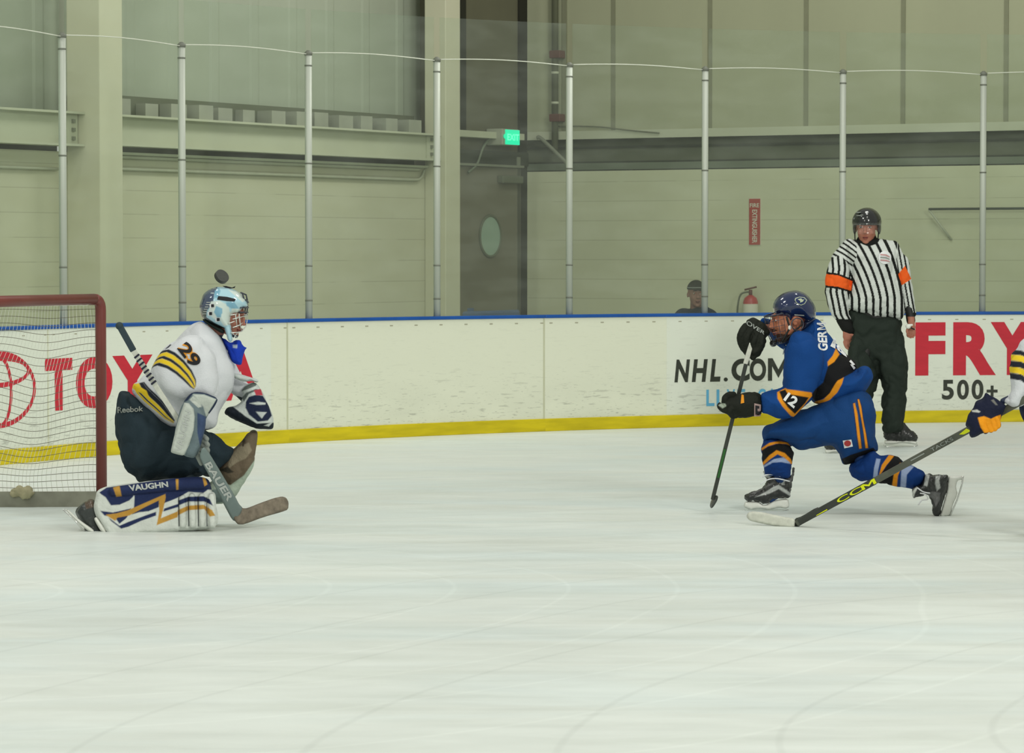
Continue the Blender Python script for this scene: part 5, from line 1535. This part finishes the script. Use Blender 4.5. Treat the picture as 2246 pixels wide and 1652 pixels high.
pc = [(C8((372, 425), (440, 380), (1285, 260), (1420, 290), (1425, 400), (1380, 400), (1340, 430), (1200, 420), (1110, 470), (1000, 520), (830, 560), (640, 620), (540, 660), (480, 560), (450, 520), (400, 460)), PN),
      (C8((430, 470), (480, 545), (560, 540), (650, 500), (700, 452), (690, 545), (655, 580), (540, 610), (430, 605), (385, 600), (340, 520), (330, 450), (370, 430)), PADW),
      (C8((380, 596), (500, 612), (640, 580), (760, 560), (930, 500), (925, 570), (800, 640), (600, 700), (560, 720), (520, 660), (420, 640)), PN),
      (C8((690, 452), (700, 470), (692, 600), (640, 690), (570, 728), (560, 716), (630, 660), (665, 580)), PADW),
      (C8((640, 640), (740, 610), (830, 600), (930, 560), (925, 590), (760, 660), (640, 700), (600, 700)), PADW),
      (C8((560, 735), (640, 700), (800, 640), (900, 605), (900, 640), (760, 690), (640, 745), (575, 762), (480, 690), (460, 660)), PN),
      (C8((430, 632), (530, 620), (640, 590), (800, 520), (985, 440), (990, 470), (965, 590), (945, 665), (1100, 600), (1100, 655), (905, 730), (930, 600), (925, 500), (800, 560), (650, 640), (540, 660), (520, 690), (470, 660)), GD),
      (C8((985, 520), (1100, 480), (1100, 560), (975, 600)), PADW), (C8((980, 545), (1105, 500), (1110, 540), (975, 585)), PADW), (C8((975, 575), (1110, 530), (1110, 562), (965, 612)), PN), (C8((960, 605), (1100, 562), (1100, 600), (950, 660)), PADW),
      (C8((1105, 500), (1200, 465), (1340, 460), (1400, 490), (1430, 550), (1350, 510), (1200, 510), (1110, 545)), PN), (C8((1100, 590), (1200, 548), (1340, 540), (1420, 590), (1450, 640), (1400, 650), (1350, 580), (1200, 590), (1100, 640)), GD),
      (C8((500, 380), (560, 362), (580, 460), (530, 466)), GD), (C8((1082, 300), (1108, 300), (1108, 400), (1088, 402)), GD), (C8((1330, 285), (1355, 285), (1378, 350), (1350, 370)), GD)]
for x in (1105, 1195, 1285, 1365):
    pc.append((C8((x, 470), (x + 8, 470), (x + 14, 740), (x + 4, 740)), GBK))
paint(me, PADW, [r + ('front',) for r in pc])
pad = link('leg_pad', me, M['leather'], gl)
sew_text('pad_lettering', 'VAUGHN', C8((655, 415), (1015, 375), (1008, 322), (640, 358)), [pad], M['sew_silver'], pad, bold=.04, lift=.004)
M['leather_edge'] = M['sew_black']
# skate of the near leg
mb = MB(); puff(mb, C8((140, 600), (220, 520), (300, 480), (345, 520), (370, 600), (380, 700), (430, 800), (440, 840), (400, 856), (300, 856), (250, 820), (235, 760), (180, 680)), YG - .15, .055, R=16, step=3)
me = fuse(mb, .005, 4, .0015, 22); paint(me, (.03, .036, .034, 1), [(C8((230, 500), (310, 480), (330, 560), (250, 580)), srgb(80, 66, 54)), (C8((240, 760), (420, 790), (440, 850), (300, 860)), srgb(52, 62, 68))])
bt = link('skate', me, M['boot'], gl)
mb = MB(); puff(mb, C8((50, 575), (90, 590), (200, 690), (320, 770), (322, 796), (280, 795), (200, 730), (110, 640)), YG - .22, .014, R=6, step=2.5); build('blade_holder', mb, M['plastic_white'], bt, True)
mb = MB(); puff(mb, C8((318, 670), (345, 650), (400, 720), (440, 790), (420, 812), (380, 780)), YG - .23, .02, R=8, step=2.5); build('toe_strap', mb, M['plastic_white'], bt, True)
mb = MB(); mb.tube([W(x, y, YG - .23) for x, y in C8((35, 582), (150, 690), (225, 780))], .004, 6); build('runner', mb, M['steel'], bt, True)

# far leg pad, upright with a dirty inner face
mb = MB()
puff(mb, C3((1470, 482), (1525, 490), (1532, 600), (1500, 800), (1450, 900), (1400, 935), (1330, 1000), (1262, 1025), (1170, 960), (1150, 880), (1200, 780), (1240, 690), (1330, 630), (1420, 520)), YG + .12, .06, R=20, step=3.5)
puff(mb, C3((1500, 700), (1510, 800), (1440, 940), (1400, 1020), (1310, 1140), (1230, 1205), (1080, 1212), (1020, 1100), (1060, 980), (1250, 1000), (1400, 900)), YG + .17, .055, R=16, step=3.5)
me = fuse(mb, .0055, 3, .005, 8)
BR1 = srgb(104, 92, 76); BR2 = srgb(138, 128, 108); GG = srgb(168, 182, 166)
paint(me, GG, [(C3((1440, 470), (1545, 480), (1545, 640), (1505, 780), (1400, 930), (1260, 1030), (1150, 970), (1140, 870), (1220, 690), (1330, 620)), BR1),
    (C3((1350, 640), (1450, 600), (1480, 680), (1420, 760), (1330, 800), (1250, 860), (1240, 760)), BR2), (C3((1160, 880), (1230, 840), (1300, 900), (1240, 910)), srgb(52, 50, 42)), (C3((1380, 560), (1410, 560), (1400, 640), (1380, 640)), srgb(70, 62, 50)),
    (C3((1060, 1080), (1200, 1060), (1200, 1200), (1090, 1210)), srgb(110, 126, 124))])
link('leg_pad', me, M['leather'], gl)

# catching glove on the far hand
mb = MB()
puff(mb, C3((1195, 310), (1225, 245), (1300, 235), (1370, 200), (1400, 100), (1370, 90), (1420, 20), (1480, -10), (1540, 10), (1600, 110), (1650, 230), (1695, 330), (1700, 440), (1680, 468), (1600, 468), (1520, 462), (1420, 420), (1300, 370)), YG + .05, .075, R=22, step=3.5)
puff(mb, C2((1450, 1225), (1530, 1240), (1620, 1270), (1700, 1290), (1770, 1325), (1720, 1340), (1660, 1320), (1560, 1330), (1460, 1290)), YG + .02, .03, R=8, step=3)
me = fuse(mb, .0042, 3, .0012, 22)
paint(me, srgb(188, 194, 190), [(C3((1195, 310), (1225, 245), (1290, 240), (1420, 340), (1530, 410), (1700, 400), (1700, 470), (1600, 470), (1500, 460), (1330, 385)), srgb(30, 36, 44)),
    (C3((1420, 190), (1450, 140), (1520, 120), (1590, 130), (1650, 230), (1680, 330), (1640, 380), (1540, 390), (1450, 320), (1415, 250)), (.012, .018, .045, 1)),
    (C3((1455, 205), (1540, 190), (1618, 200), (1615, 218), (1530, 222)), srgb(186, 192, 188)), (C3((1520, 290), (1630, 295), (1600, 330), (1580, 360), (1545, 320)), srgb(178, 184, 182)),
    (C3((1350, 95), (1400, 40), (1500, -10), (1540, -10), (1520, 30), (1420, 70)), srgb(96, 104, 100)), (C3((1380, 150), (1420, 100), (1520, 60), (1550, 70), (1450, 110), (1400, 190)), srgb(84, 92, 90)),
    (C3((1500, 75), (1570, 60), (1590, 125), (1520, 125)), srgb(172, 60, 72)), (C3((1600, 430), (1690, 395), (1650, 440)), srgb(186, 192, 188))])
link('catching_glove', me, M['leather'], gl)
# blocker on the near hand
YK = YG - .42
mb = MB()
puff(mb, C3((800, 170), (880, 88), (1000, 95), (1148, 155), (1100, 250), (1020, 350), (1000, 450), (860, 420), (780, 230)), YK + .07, .04, R=12, step=3)
puff(mb, C3((770, 215), (830, 185), (920, 200), (1020, 330), (1015, 440), (985, 560), (950, 700), (900, 762), (800, 740), (700, 640), (700, 480)), YK + .02, .055, R=12, step=3)
puff(mb, C3((660, 690), (690, 560), (735, 380), (800, 200), (840, 205), (900, 260), (915, 340), (905, 470), (860, 620), (800, 735), (740, 725), (670, 705)), YK - .035, .03, R=7, step=3)
me = fuse(mb, .004, 3)
BW = srgb(176, 182, 174); BG = srgb(100, 114, 118); BN = srgb(58, 74, 104)
paint(me, BG, [(C3((660, 700), (690, 560), (735, 380), (800, 200), (845, 205), (893, 262), (905, 340), (895, 470), (850, 620), (795, 735), (720, 725)), BW, 'front'),
    (C3((930, 300), (1020, 340), (1010, 460), (960, 640), (930, 500)), BN), (C3((880, 115), (1000, 120), (1120, 165), (1060, 300), (1020, 340), (990, 240), (900, 130)), BW, 'front'),
    (C3((850, 170), (890, 130), (960, 190), (975, 240), (940, 250)), BW, 'front'),
    (C3((795, 190), (870, 85), (1000, 92), (1150, 152), (1148, 172), (1000, 112), (890, 105), (830, 180)), (.015, .025, .06, 1)), (C3((1148, 155), (1130, 200), (1050, 320), (1040, 300), (1125, 165)), (.015, .025, .06, 1))])
bk = link('blocker', me, M['leather'], gl)
sew_text('blocker_lettering', 'VAUGHN', C3((770, 690), (870, 300), (810, 270), (700, 690)), [bk], M['sew_silver'], bk, bold=.01, lift=.003)
mb = MB()
for i, q in enumerate(([(440, 985), (452, 990), (456, 1000)], [(436, 975), (450, 980), (456, 988)], [(434, 965), (448, 968), (456, 976)], [(432, 955), (446, 957), (454, 963)])):
    limb(mb, [(x, y, YK - .0 + .05 * (1 - k * .3), 5.5) for k, (x, y) in enumerate(q)], n=10)
limb(mb, [(428, 985, YK + .03, 7), (436, 1005, YK + .03, 6), (441, 1018, YK + .04, 4.5)], n=10)
me = fuse(mb, .0045, 2); paint(me, srgb(128, 134, 128)); link('glove_fingers', me, M['leather'], bk)

# goalie stick
gs = thing('goalie_stick', W(520, 1150, YG - .05), 'grey goalie stick with brown taped blade held in the goalie\'s blocker hand', 'hockey stick')
M['paddle'] = mat('grey_goalie_paddle', srgb(112, 126, 124), .4, var=.08)
M['tape_brown'] = mat('dirty_brown_tape', srgb(122, 112, 98), .8, var=.35, nscale=28)
M['tape_dark'] = mat('dark_grip_tape', srgb(44, 58, 64), .7, var=.15)
M['tape_stripe'] = mat('dark_spiral_tape', srgb(30, 32, 48), .7)
YT = YG - .33
bevel(build('shaft', flatbar(MB(), [(292, 768, YT - .06), (345, 852, YT - .04), (440, 995, YT - .02)], 11, .026), M['tape_white'], gs), .003)
bevel(build('grip', flatbar(MB(), [(264, 718, YT - .065), (293, 770, YT - .06)], 13.5, .032), M['tape_dark'], gs), .005)
mb = MB(); mb.ball(W(262, 715, YT - .065), .022, 12); build('butt_knob', mb, M['tape_dark'], gs, True)
for k in range(8):
    t = k / 8
    x, y = 299 + 42 * t, 780 + 66 * t
    build('spiral_band', flatbar(MB(), [(x, y, YT - .06), (x + 2.6, y + 3.2, YT - .06)], 12.5, .032), M['tape_stripe'], gs)
mb = MB(); puff(mb, C3((975, 650), (1010, 650), (1060, 720), (1180, 920), (1310, 1140), (1350, 1220), (1390, 1262), (1330, 1400), (1280, 1380), (1200, 1230), (1090, 1010), (990, 830), (950, 740)), YT + .08, .014, R=5, step=3, slope=(.0018, .0020), rnd=1)
pdl = build('paddle', mb, M['paddle'], gs, True)
sew_text('paddle_lettering', 'BAUER', C3((1000, 820), (1235, 1200), (1300, 1165), (1062, 790)), [pdl], M['sew_silver'], pdl, bold=.03, lift=.003)
mb = MB(); puff(mb, C3((1315, 1400), (1285, 1340), (1330, 1235), (1390, 1262), (1430, 1262), (1560, 1210), (1700, 1160), (1780, 1142), (1825, 1155), (1850, 1200), (1845, 1275), (1780, 1300), (1600, 1350), (1400, 1425), (1340, 1425)), YT + .40, .014, R=5, step=3, slope=(.0022, 0), rnd=1)
build('blade', mb, M['tape_brown'], gs, True)

# the puck in the air
pk = thing('puck', W(486, 607, YG + .12), 'black puck flying just above the goalie\'s head', 'puck')
mb = MB(); Rk = Vector((.54, -.64, .54)).to_track_quat('Z', 'Y').to_matrix()
c = Vector(pk.location)
mb.tube([c + Rk @ Vector((0, 0, z)) for z in (-.0127, -.011, .011, .0127)], [.0385, .041, .041, .0385], 32)
M['rubber'] = mat('puck_rubber', (.035, .038, .033, 1), .45, spec=.5, var=.15, nscale=40)
build('disc', mb, M['rubber'], pk)
# ================================================================== player at the right edge
YE = 16.95
pr = thing('person', G(2350, 1196), 'player in white jersey with yellow and navy stripes, mostly cut off by the right edge', 'person')
def C7(*p): return A(1780, 680, 3.305, *p)
he = W(2300, 655, YE + .1); HE = rot_head(-1.3, .1)
mb = MB(); head(mb, he, HE, 1.05)
limb(mb, [(2310, 680, YE + .1, 20), (2325, 720, YE + .1, 24)])
limb(mb, [(2325, 740, YE + .1, 34, .8), (2350, 830, YE + .1, 50, .7), (2385, 930, YE + .1, 50, .7)])
limb(mb, [(2310, 760, YE - .08, 15), (2275, 800, YE - .13, 11), (2235, 860, YE - .13, 8), (2200, 880, YE - .14, 7)])
limb(mb, [(2330, 760, YE + .2, 20), (2330, 850, YE + .1, 14), (2275, 870, YE - .08, 8)])
limb(mb, [(2370, 930, YE, 36), (2320, 1030, YE - .1, 26), (2330, 1150, YE - .15, 14), (2300, 1185, YE - .2, 12)])
limb(mb, [(2400, 930, YE + .2, 36), (2430, 1030, YE + .15, 26), (2480, 1120, YE + .1, 14), (2470, 1150, YE + .05, 12)])
me = fuse(mb, .006, 3); paint(me, srgb(166, 102, 80), [undersuit(720, (.012, .02, .05, 1))] + face_paint(he, HE, 1.05)); link('body', me, M['skin'], pr)
mb = MB()
puff(mb, [(2262, 728), (2330, 715), (2400, 760), (2450, 850), (2470, 950), (2420, 975), (2330, 960), (2280, 900), (2262, 840)], YE + .1, .2, R=60, step=6)
puff(mb, [(2290, 730), (2246, 742), (2232, 762), (2219, 773), (2213, 792), (2212, 815), (2217, 838), (2219, 852), (2205, 868), (2199, 882), (2215, 896), (2240, 890), (2262, 870), (2290, 840), (2320, 790), (2320, 745)], YE - .13, .10, R=34, step=4)
me = fuse(mb, .006, 5, .008, 8)
sb = []
c0 = [(2210, 770), (2240, 772), (2300, 800), (2330, 830)]; c1 = [(2208, 830), (2240, 835), (2290, 880), (2300, 900)]
for a, b, c in ((-.05, .12, GBK), (.12, .34, YEL), (.34, .56, GBK), (.56, .78, YEL), (.78, 1.0, GBK)): sb.append((band(c0, c1, a, b), c))
paint(me, WJ, sb); link('jersey', me, M['cloth'], pr)
mb = MB(); puff(mb, [(2226, 862), (2250, 858), (2280, 900), (2470, 930), (2480, 1020), (2420, 1080), (2330, 1060), (2262, 960), (2240, 905)], YE + .05, .2, R=44, step=6)
me = fuse(mb, .008, 5, .01, 7); paint(me, (.012, .02, .05, 1)); link('pants', me, M['cloth'], pr)
for x, dy, q in ((2322, -.13, 0), (2455, .12, 0)):
    mb = MB(); limb(mb, [(x - 4, 1030, YE + dy, 34), (x, 1090, YE + dy, 27), (x + 4, 1150, YE + dy, 19)]); me = fuse(mb, .007, 3); paint(me, WJ, [([(2200, 1060), (2600, 1060), (2600, 1085), (2200, 1085)], YEL), ([(2200, 1085), (2600, 1085), (2600, 1110), (2200, 1110)], GBK)]); link('sock', me, M['cloth'], pr)
skate(pr, [(2268, 1172), (2300, 1162), (2308, 1130), (2345, 1130), (2350, 1180), (2335, 1188), (2275, 1188)], [(2272, 1186), (2342, 1186), (2344, 1200), (2325, 1196), (2295, 1196), (2274, 1200)], [(2266, 1198), (2272, 1204), (2340, 1205), (2350, 1199)], YE - .18)
skate(pr, [(2412, 1148), (2440, 1140), (2446, 1110), (2485, 1110), (2490, 1155), (2475, 1162), (2418, 1162)], [(2414, 1160), (2482, 1160), (2484, 1172), (2465, 1168), (2435, 1168), (2416, 1172)], [(2408, 1170), (2414, 1175), (2480, 1176), (2490, 1171)], YE + .12)
mb = MB(); dome(mb, he + HE @ Vector((0, .008, .04)), HE, (.105, .13, .11), -.03); me = fuse(mb, .007, 3); paint(me, (.012, .02, .05, 1)); link('helmet', me, M['gloss'], pr)
# gloves
mb = MB()
puff(mb, C7((1262, 590), (1245, 640), (1190, 662), (1180, 700), (1150, 740), (1128, 770), (1113, 845), (1150, 860), (1140, 905), (1155, 928), (1190, 926), (1240, 892), (1330, 882), (1362, 840), (1375, 780), (1400, 720), (1410, 690), (1340, 640), (1290, 615)), YE - .16, .06, R=24, step=3)
for q in ([(1240, 800), (1240, 840), (1262, 880)], [(1275, 795), (1278, 835), (1300, 870)], [(1305, 790), (1315, 825), (1328, 860)], [(1335, 780), (1348, 810), (1352, 840)]):
    p = C7(*q); limb(mb, [(x, y, YE - .21, 6.3) for x, y in p], n=10)
me = fuse(mb, .004, 2, .0012, 22)
paint(me, (.010, .013, .032, 1), [(C7((1205, 780), (1250, 770), (1300, 790), (1340, 770), (1372, 760), (1372, 850), (1340, 885), (1250, 892), (1225, 850)), srgb(226, 146, 28)),
    (C7((1160, 728), (1200, 722), (1225, 738), (1215, 745), (1165, 738)), srgb(180, 180, 175)), (C7((1300, 655), (1320, 648), (1350, 690), (1335, 690)), srgb(110, 110, 105))])
link('glove', me, M['leather'], pr)
mb = MB(); puff(mb, [(2246, 850), (2275, 845), (2290, 870), (2280, 900), (2250, 905), (2238, 880)], YE - .12, .055, R=20, step=4); me = fuse(mb, .006, 2); paint(me, (.010, .013, .032, 1)); link('glove', me, M['leather'], pr)
# his stick
s2 = thing('hockey_stick', G(1745, 1158), 'grey stick with yellow green lettering and white taped blade reaching in from the right edge', 'hockey stick')
def onst(px):      # the shaft runs straight from heel to butt
    t = (px - 1752) / (2262 - 1752)
    return (px, 1146 + (868 - 1146) * t, 17.62 + (16.72 - 17.62) * t)
bevel(build('shaft', flatbar(MB(), [onst(1748), onst(1900), onst(2100), onst(2262)], [12.5, 14, 14.5, 16], .024), M['shaft_grey'], s2), .003)
build('black_lower_section', flatbar(MB(), [onst(1754), onst(1920)], [13.2, 14.6], .027), M['shaft'], s2)
shf = bpy.data.objects['black_lower_section']
M['neon'] = mat('yellow_green_print', srgb(214, 222, 20), .5)
def along(u, v):   # px along the shaft, offset across
    p = onst(u); d = np.array([510, -278.]); d /= np.hypot(*d); nrm = np.array([d[1], -d[0]])
    return (p[0] + nrm[0] * v, p[1] + nrm[1] * v)
tg = [o for o in s2.children]
sew_text('shaft_lettering', 'CCM', (along(1836, -5.5), along(1920, -6), along(1920, 6), along(1836, 5.5)), tg, M['neon'], s2, bold=.012, lift=.003)
sew_patch('neon_edge', [along(1788, -6), along(1812, -6.3), along(1812, -4), along(1788, -4.5)], tg, M['neon'], s2, .003, 4)
sew_text('small_lettering', 'TACKS', (along(2042, -4), along(2090, -4), along(2090, 4), along(2042, 4)), tg, M['sew_grey'], s2, bold=.01, lift=.003)
sew_patch('neon_mark', [along(2104, 1), along(2122, 5), along(2128, -5), along(2112, -4)], tg, M['neon'], s2, .003, 4)
sew_patch('light_line', [along(1998, 0), along(2028, 0), along(2028, 2.5), along(1998, 2.5)], tg, M['sew_grey'], s2, .003, 4)
mb = MB(); puff(mb, C5((368, 1040), (385, 1005), (420, 996), (500, 1003), (600, 1025), (700, 1045), (778, 1058), (770, 1138), (700, 1132), (600, 1118), (480, 1095), (395, 1075)), 17.68, .013, R=5, step=3, slope=(-.0012, 0), rnd=1)
build('taped_blade', mb, M['tape_white'], s2, True)
mb = MB(); puff(mb, C5((772, 1056), (830, 1040), (960, 960), (990, 975), (940, 1030), (860, 1090), (780, 1138), (755, 1137)), 17.62, .014, R=5, step=3, slope=(-.0016, 0), rnd=1)
build('heel', mb, M['shaft'], s2, True)
